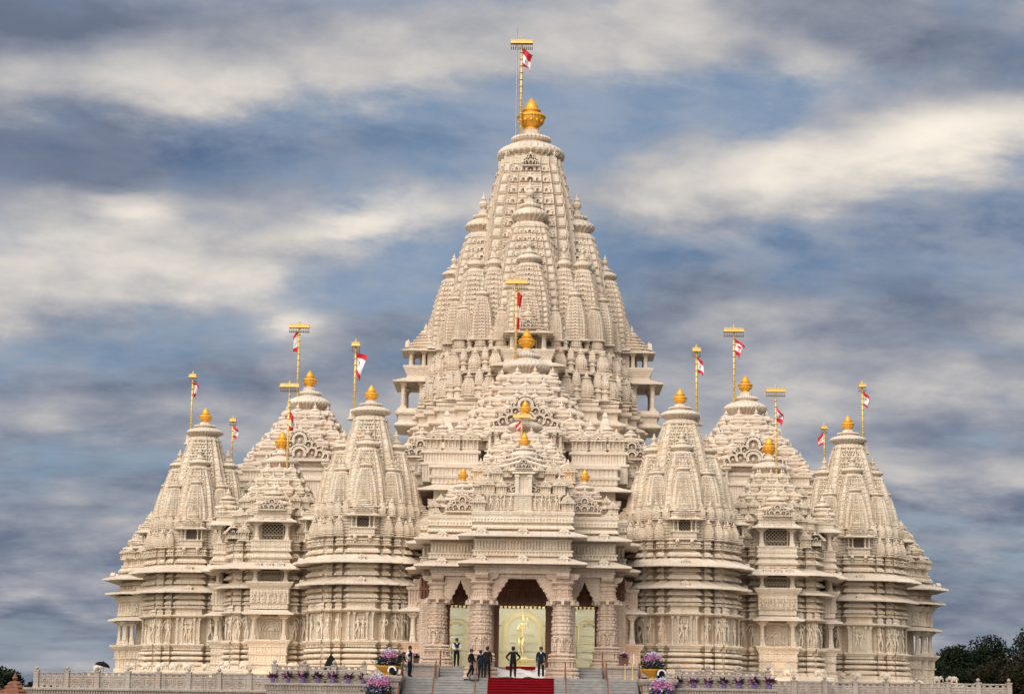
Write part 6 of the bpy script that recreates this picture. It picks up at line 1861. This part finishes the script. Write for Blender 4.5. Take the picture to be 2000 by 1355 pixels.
# ------------------------------------------------------------------ equipment and small things
mb = MB()
mb.add(prism([(-0.30, 0), (0.30, 0), (0.30, 0.22), (0.20, 0.36), (-0.30, 0.36)], -0.2, 0.2), rot=math.pi / 2)
ms = obj('floor_speaker', None, None, (-2.78, -2.35, -0.16), 0.1, label='black wedge floor speaker on the top stair by the handrail', category='speaker')
obj('cabinet', MB().add(box(-0.27, 0.27, -0.16, 0.18, 0, 0.34, 0.02)).add(tube([(-0.3, 0, 0.05), (-0.5, -0.05, 0.04), (-0.6, 0.0, 0.04)], 0.03, 6)).mesh('cabinet', 'black'), ms)
obj('speaker_mesh', MB().add(box(-0.22, 0.22, -0.175, -0.16, 0.05, 0.30)).add(lathe([(0.09, 0), (0.09, 0.03), (0.05, 0.01)], 14), loc=(0, -0.18, 0.16)).mesh('speaker_mesh', 'steel'), ms)
cv = MB(); prf = []
for k in range(13):
    t = k / 12
    prf.append((0.50 * (1 - t ** 2.6) + 0.02 if t < 1 else 0.02, 1.75 * t))
cv.add(lathe(prf, 28, 0.05, 7, [1 - k / 12 for k in range(13)]))
thing('covered_equipment', cv.mesh('covered_equipment', 'black', True), (-11.25, -2.6, -0.5), label='tall rounded shape under a black cover behind the left balustrade', cat='cover')
for sg, sd in ((-1, 'left'), (1, 'right')):
    root = obj('floodlight', None, None, (sg * 7.75 + 0.35, -4.9, -0.02), 0.3 * sg, label='black floodlight with pale rim at the foot of the %s flower bowl' % sd, category='light', group='floodlights by the flower bowls')
    def tip(g):
        V = np.asarray(g[0]); return np.stack([V[:, 0], V[:, 2], -V[:, 1]], 1), g[1]
    hd = MB().add((tip(lathe([(0.20, -0.12), (0.20, 0.12), (0.24, 0.14), (0.24, 0.18), (0.20, 0.18)], 20))))
    obj('housing', hd.mesh('housing', 'black'), root, (0, 0, 0.30))
    obj('rim', MB().add(arc_band(0, 0, 0.19, 0.27, 0, 200, -0.20, -0.12, 16)).mesh('rim', 'shirt'), root, (0, 0, 0.30))
    obj('bracket', MB().add(box(-0.28, -0.25, -0.03, 0.03, 0, 0.32)).add(box(0.25, 0.28, -0.03, 0.03, 0, 0.32)).add(box(-0.28, 0.28, -0.08, 0.08, 0, 0.03)).mesh('bracket', 'steel'), root)
um = MB()
um.add(lathe([(0.5, 0.0), (0.46, 0.08), (0.36, 0.18), (0.2, 0.25), (0.05, 0.28), (0.02, 0.34)], 8))
ur = obj('umbrella', None, None, (-26.2, 4.2, -0.5), label='black umbrella above the balustrade on the far left', category='umbrella')
obj('canopy', um.mesh('canopy', 'black'), ur, (0, 0, 1.02), (0.0, 0.25, 0))
obj('handle', MB().add(tube([(0, 0, -0.36), (0.1, 0, 1.3)], 0.025, 6)).mesh('handle', 'steel'), ur)
for x, y, z, lb in ((6.75, -0.2, 0.84, 'small white sign on a stand right of the porch'),):
    root = obj('sign_stand', None, None, (x, y, z), label=lb, category='sign')
    obj('board', MB().add(box(-0.04, 0.04, -0.02, 0.02, 0, 0.70)).mesh('board', 'shoe'), root); obj('foot', MB().add(box(-0.14, 0.14, -0.1, 0.1, 0, 0.03)).mesh('foot', 'steel'), root)
for x, lb in ((6.2, 'left of two slim brass stanchions before the low wall'), (6.65, 'right of two slim brass stanchions before the low wall')):
    thing('stanchion', MB().add(lathe([(0.13, 0), (0.13, 0.03), (0.03, 0.05), (0.025, 0.85), (0.04, 0.88), (0.01, 0.93)], 10)).mesh('stanchion', 'brass'), (x, -1.4, 0), label=lb, cat='stanchion', group='brass stanchions')

# warm uplights washing the carved walls
def uplight(x, y, z, tx_, ty_, tz_, power, label, spread=95):
    root = obj('uplight', None, None, (x, y, z), label=label, category='light', group='small warm uplights')
    d = Vector((tx_ - x, ty_ - y, tz_ - z)).normalized()
    q = d.to_track_quat('Z', 'Y').to_euler()
    obj('housing', MB().add(lathe([(0.06, -0.10), (0.09, -0.08), (0.10, 0.06), (0.115, 0.08), (0.10, 0.085), (0.085, 0.05)], 12)).mesh('housing', 'black'), root, (0, 0, 0.14), q)
    obj('lens', MB().add(lathe([(0.08, 0.0), (0.08, 0.012)], 12)).mesh('lens', 'lamp'), root, Vector((0, 0, 0.14)) + d * 0.05, q)
    obj('foot', MB().add(box(-0.07, 0.07, -0.05, 0.05, 0, 0.05)).mesh('foot', 'black'), root)
    ld = bpy.data.lights.new('uplight_beam', 'SPOT')
    ld.energy = power; ld.color = (1.0, 0.55, 0.24); ld.spot_size = R(spread); ld.spot_blend = 0.9; ld.shadow_soft_size = 0.1
    lo = bpy.data.objects.new('uplight_beam', ld); COL.objects.link(lo)
    lo.parent = root; lo.location = Vector((0, 0, 0.14)) + d * 0.12
    lo.rotation_euler = (-d).to_track_quat('Z', 'Y').to_euler()
for sg, sd in ((-1, 'left'), (1, 'right')):
    uplight(sg * 17.0 - 0.4, 9.6, -0.9, sg * 17.0, 13.6, 3.2, 170, 'uplight on the terrace before the %s balcony bay' % sd, 80)
    uplight(sg * 14.6, 9.8, -0.9, sg * 14.6, 13.2, 3.0, 90, 'uplight in the corner between %s balcony bay and shrine' % sd, 80)
    uplight(sg * 11.8, 5.2, -0.5, sg * 11.4, 8.6, 2.2, 70, 'uplight at the foot of the shrine %s of the porch' % sd, 80)
    uplight(sg * 7.7, 4.4, 0.02, sg * 6.7, 6.2, 4.6, 60, 'uplight beside the %s flank of the porch' % sd)
    uplight(sg * 2.2, 5.7, 12.05, sg * 2.4, 8.4, 13.6, 55, 'roof uplight on the %s behind the porch roof' % sd)

# ------------------------------------------------------------------ flagpoles
def flagpole(x, y, z0, z1, wide, sc, flag, label, seed):
    root = obj('flagpole', None, None, (x, y, z0), label=label, category='flagpole', group='gilded flagpoles on the temple roofs')
    H = z1 - z0
    r = 0.10 * sc
    mb = MB()
    mb.add(tube([(0, 0, -0.25), (0, 0, H * 0.92)], [r, r * 0.85], 10))
    n = max(5, int(H / (0.62 * sc)))
    for k in range(1, n):
        mb.add(lathe([(r * 0.9, 0), (r * 1.75, 0.02 * sc), (r * 1.75, 0.06 * sc), (r * 0.9, 0.08 * sc)], 10), loc=(0, 0, H * 0.9 * k / n))
    mb.add(lathe([(r * 2.2, 0), (r * 2.2, 0.12), (r * 1.2, 0.2)], 10), loc=(0, 0, -0.25))
    obj('pole', mb.mesh('pole', 'brass', True), root)
    w, d = (0.92 * sc, 0.24 * sc)
    if not wide:
        w, d = 0.36 * sc, 0.30 * sc
    cz = H - 0.68 * sc
    mb = MB()
    mb.add(loft([(-w, -d), (w, -d), (w, d), (-w, d)], [(0, -0.03 * sc), (0.02 * sc, 0.03 * sc), (0.10 * sc, 0.03 * sc), (0.12 * sc, -0.02 * sc), (0.24 * sc, -0.02 * sc), (0.28 * sc, 0.01 * sc), (0.32 * sc, 0.01 * sc), (0.40 * sc, -d * 0.7)]))
    mb.add(lathe([(0.12, 0.30), (0.17, 0.38), (0.08, 0.46), (0.12, 0.54), (0.04, 0.62), (0.01, 0.70)], 10), sc=sc)
    rot = 0.0
    obj('canopy', mb.mesh('canopy', 'brass'), root, (0, 0, cz), rot)
    k = max(2, int(2 * w / (0.15 * sc)))
    for i in range(k):
        px = -w + 0.05 * sc + (2 * w - 0.1 * sc) * i / (k - 1)
        key = 'flagbell%.1f' % sc
        if key not in LIB:
            b = MB()
            b.add(tube([(0, 0, 0), (0, 0, -0.28 * sc)], 0.012 * sc, 5)); b.add(lathe([(0.055, -0.42), (0.045, -0.36), (0.03, -0.30), (0.01, -0.27)], 8), sc=sc)
            LIB[key] = b.mesh('bell', 'bronze')
        for dy in (-d + 0.03, d - 0.03):
            obj('bell', LIB[key], root, (px, dy, cz), 0)
    # cloth: striped red and white pennant hanging in folds
    rnd = random.Random(seed)
    side, L, drop, top = flag
    L *= 1.25; drop *= 1.25
    nx, ny = 8, 14
    V, Q, mats = [], [], []
    ph = rnd.random() * 6
    f1, f2, f3 = rnd.uniform(0.12, 0.30), rnd.uniform(0.62, 0.82), rnd.uniform(0.25, 0.6)
    k1, k2, k3 = rnd.uniform(4, 10), rnd.uniform(2, 7), rnd.uniform(0.06, 0.2)
    for j in range(ny + 1):
        v = j / ny
        for i in range(nx + 1):
            u = i / nx
            hang = 0.55 + 0.3 * rnd.random()
            xx = side * (r + u * L * (0.9 - 0.25 * math.sin(v * 3 + ph)) * (1 - 0.5 * v * u))
            yy = k3 * sc * math.sin(u * k1 + v * k2 + ph) - 0.02
            zz = top - drop * v - u * L * (0.35 + 0.5 * math.sin(v * 2.2 + ph * .5) ** 2) + k3 * 0.7 * sc * math.sin(u * k1 * .8 + ph + v * k2)
            V.append((xx, yy, zz))
    mb = MB(); m0, m1 = [], []
    for j in range(ny):
        for i in range(nx):
            f = [j * (nx + 1) + i, j * (nx + 1) + i + 1, (j + 1) * (nx + 1) + i + 1, (j + 1) * (nx + 1) + i]
            v = j / ny; u = i / nx
            red = v < f1 or v > f2 or (u > 0.84 and f3 > 0.4) or (0.42 < v < 0.54 and 0.2 < u < f3)
            (m0 if red else m1).append(f)
    V = np.array(V)
    back = V + np.array([0, 0.012, 0])
    mb.add((V, [m0]), 0); mb.p.append(np.array(m1)); mb.m.append(1)
    obj('flag', mb.mesh('flag', ['flag_red', 'flag_white'], True), root, (0, 0, H))
FP = [
 (-0.92, 49, 48.2, 57.2, True, 1.05, (1, 1.0, 1.25, -1.15), 'tallest flagpole, on the central spire beside its golden finial'),
 (-0.78, 18, 22.7, 28.7, True, 0.85, (1, 0.30, 2.1, -1.2), 'flagpole before the grille window of the central tower'),
 (-0.22, 9, 15.7, 17.6, True, 0.62, (-1, 0.45, 0.42, -0.62), 'short flagpole among the roofs above the porch'),
 (-17.85, 32, 21.4, 28.0, True, 0.85, (-1, 0.45, 1.25, -0.85), 'flagpole on the left side hall, taller of two leaning near its finial'),
 (16.05, 32, 21.7, 28.05, True, 0.85, (1, 0.60, 0.95, -1.05), 'flagpole on the right side hall beside its golden finial'),
 (-11.64, 12.5, 18.1, 23.0, False, 0.78, (1, 0.55, 1.25, -0.85), 'flagpole on the shrine tower just left of the porch'),
 (11.6, 12.5, 18.0, 22.9, False, 0.78, (1, 0.45, 0.9, -0.85), 'flagpole on the shrine tower just right of the porch'),
 (-16.5, 16, 13.5, 20.65, True, 0.72, (1, 0.36, 1.0, -2.2), 'flagpole rising from the left balcony bay'),
 (17.37, 16, 13.5, 20.7, True, 0.72, (1, 0.46, 0.85, -1.55), 'flagpole rising from the right balcony bay'),
 (-24.57, 23.5, 17.7, 22.5, False, 0.74, (1, 0.32, 0.85, -0.75), 'flagpole on the outermost left shrine tower'),
 (24.6, 23.5, 17.6, 22.35, False, 0.74, (1, 0.42, 0.9, -0.75), 'flagpole on the outermost right shrine tower'),
 (-23.96, 40, 18.1, 21.6, False, 0.72, (1, 0.36, 0.85, -0.75), 'shorter flagpole behind the left balcony bay'),
 (24.1, 40, 18.1, 21.55, False, 0.72, (-1, 0.55, 0.75, -0.75), 'shorter flagpole behind the right balcony bay'),
]
for i, (x, y, a, b, wd, sc, fl, lb) in enumerate(FP):
    flagpole(x, y, a, b, wd, sc, fl, lb, i + 1)
# stone sockets for the poles that stand on shrine caps, and the rear spires carrying the short poles
for x, y, z in ((-11.64, 12.5, 17.5), (11.6, 12.5, 17.4), (-24.57, 23.5, 17.1), (24.6, 23.5, 17.0)):
    obj('pole_socket', MB().add(box(-0.3, 0.3, -0.3, 0.3, 0, 0.62, 0.05)).add(box(-0.4, 0.4, -0.4, 0.4, -0.08, 0.02)).mesh('pole_socket', 'white'), temple, (x, y, z))
for sg in (-1, 1):
    rt_ = obj('rear_spire', LIB['spire'], temple, (sg * 24.0, 40, 11.0), 0, (2.0, 2.0, 1.72))
    obj('rear_block', MB().add(box(-3.2, 3.2, -3.2, 3.2, -0.3, 11.2)).mesh('rear_block', 'marble'), temple, (sg * 24.0, 40.5, 0))
# lightning rod on the central spire
obj('lightning_rod', MB().add(tube([(0, 0, -7.2), (0, 0, 3.4)], 0.045, 6)).mesh('lightning_rod', 'steel'), tower, (-1.35, -0.8, 54.8 - 0.0))

# ------------------------------------------------------------------ trees and far roofs
def tree(x, y, h, w, seed, mat, label, bare=False):
    rnd = random.Random(seed)
    root = obj('tree', None, None, (x, y, -4.2), label=label, category='tree', group='dark trees beyond the temple')
    tb_ = MB()
    tb_.add(tube([(0, 0, -0.3), (0.1, 0, h * .3), (0.0, 0.1, h * .6), (0.1, 0, h * .85)], [0.35, 0.28, 0.18, 0.05], 8))
    tips = []
    for k in range(16):
        a = rnd.random() * 6.28; z = h * rnd.uniform(.25, .75); l = w * rnd.uniform(.5, .95)
        e = (math.cos(a) * l, math.sin(a) * l, z + h * rnd.uniform(.06, .22))
        tb_.add(tube([(0.05, 0, z), (e[0] * .5, e[1] * .5, z + (e[2] - z) * .65), e], [0.13, 0.08, 0.02], 6)); tips.append(e)
    obj('trunk', tb_.mesh('trunk', 'bark'), root)
    cl = []
    for k in range(48):
        a = rnd.random() * 6.28; u = rnd.random(); t = rnd.uniform(.08, 1.0)
        rad = w * (math.sin(math.pi * min(1, t * .9 + .08)) ** .7) * math.sqrt(u)
        cl.append((np.array([math.cos(a) * rad, math.sin(a) * rad, h * t * 0.96]), rnd.uniform(.08, .19) * h))
    cl += [(np.array(e), h * .12) for e in tips]
    n = 14000
    idx = np.random.RandomState(seed)
    C = np.array([c for c, r in cl]); Rr = np.array([r for c, r in cl])
    w_ = Rr ** 2; pick = idx.choice(len(C), n, p=w_ / w_.sum())
    d = idx.normal(size=(n, 3)); d /= np.linalg.norm(d, axis=1)[:, None]
    P = C[pick] + d * (Rr[pick] * idx.uniform(.35, 1.05, n) ** .6)[:, None] * np.array([1, 1, .75])
    a = idx.normal(size=(n, 3)); a /= np.linalg.norm(a, axis=1)[:, None]
    b = np.cross(a, idx.normal(size=(n, 3))); b /= np.linalg.norm(b, axis=1)[:, None]
    s = idx.uniform(.12, .26, n)[:, None]
    V = np.stack([P - a * s, P + b * s * .55, P + a * s, P - b * s * .55], 1).reshape(-1, 3)
    obj('crown', MB().add((V, [np.arange(4 * n).reshape(-1, 4)])).mesh('crown', mat), root)
TR = [(61.0, 118, 13.6, 5.2, 'tree_dark', 'tall broad tree at the right edge of the picture'), (55.0, 122, 11.6, 3.2, 'tree_dark', 'pointed tree with a loose crown, between balustrade end and tall tree'),
      (49.5, 115, 10.0, 3.6, 'tree_dark', 'low round tree just right of the end pavilion'), (58.0, 110, 10.2, 4.0, 'tree_autumn', 'russet tinged tree in front of the tall dark tree'),
      (52.5, 108, 9.0, 3.8, 'tree_autumn', 'short bushy tree behind the right balustrade end'), (46.0, 110, 8.6, 3.8, 'tree_dark', 'low bushy tree half hidden by the right end pavilion'),
      (65.5, 125, 14.0, 5.0, 'tree_dark', 'large tree cut off by the right edge of the picture'),
      (-62.0, 118, 7.0, 3.4, 'tree_dark', 'dark round tree at the left edge of the picture'), (-57.5, 120, 5.4, 2.6, 'tree_dark', 'low dark bushy tree above the red roof on the left'),
      (-66.0, 122, 7.4, 3.4, 'tree_dark', 'tree cut off by the left edge of the picture')]
for i, (x, y, h, w, m, lb) in enumerate(TR):
    tree(x, y, h, w, 40 + i, m, lb)
def red_roof(x, y, z, s, label):
    root = obj('red_pavilion', None, None, (x, y, -4.2), label=label, category='pavilion', group='red sandstone pavilions')
    mb = MB(); p = Prof().band(z + 2.2, z + 2.5, 0, 0, s)
    for k in range(5):
        q = s * (1 - k * 0.18); zz = z + 2.5 + k * 0.24 * s
        p.to(zz, 0.12, 0, q).to(zz + 0.07 * s, 0.12, 0, q).to(zz + 0.20 * s, -0.05, 0, q)
    mb.add(loft(stepped([(0.6, 1.0), (0.8, 0.8)]), p)); mb.add(pot_geom(8), loc=(0, 0, z + 2.5 + 1.15 * s), sc=0.55 * s)
    obj('roof', mb.mesh('roof', 'red'), root)
    for a, b in ((-1, -1), (1, -1), (1, 1), (-1, 1)):
        obj('column', MB().add(box(-0.14, 0.14, -0.14, 0.14, 0, z + 2.3)).add(box(-0.2, 0.2, -0.2, 0.2, 0, 0.3)).mesh('column', 'red'), root, (a * .7 * s, b * .7 * s, 0))
red_roof(-31.2, 2.5, 0.10, 0.95, 'red sandstone pavilion roof at the lower left, between terrace and trees')
red_roof(-33.2, 4.5, -0.05, 1.05, 'red sandstone pavilion roof in the lower left corner')
red_roof(31.3, 3.5, -0.65, 0.6, 'small red sandstone roof at the right end of the balustrade')
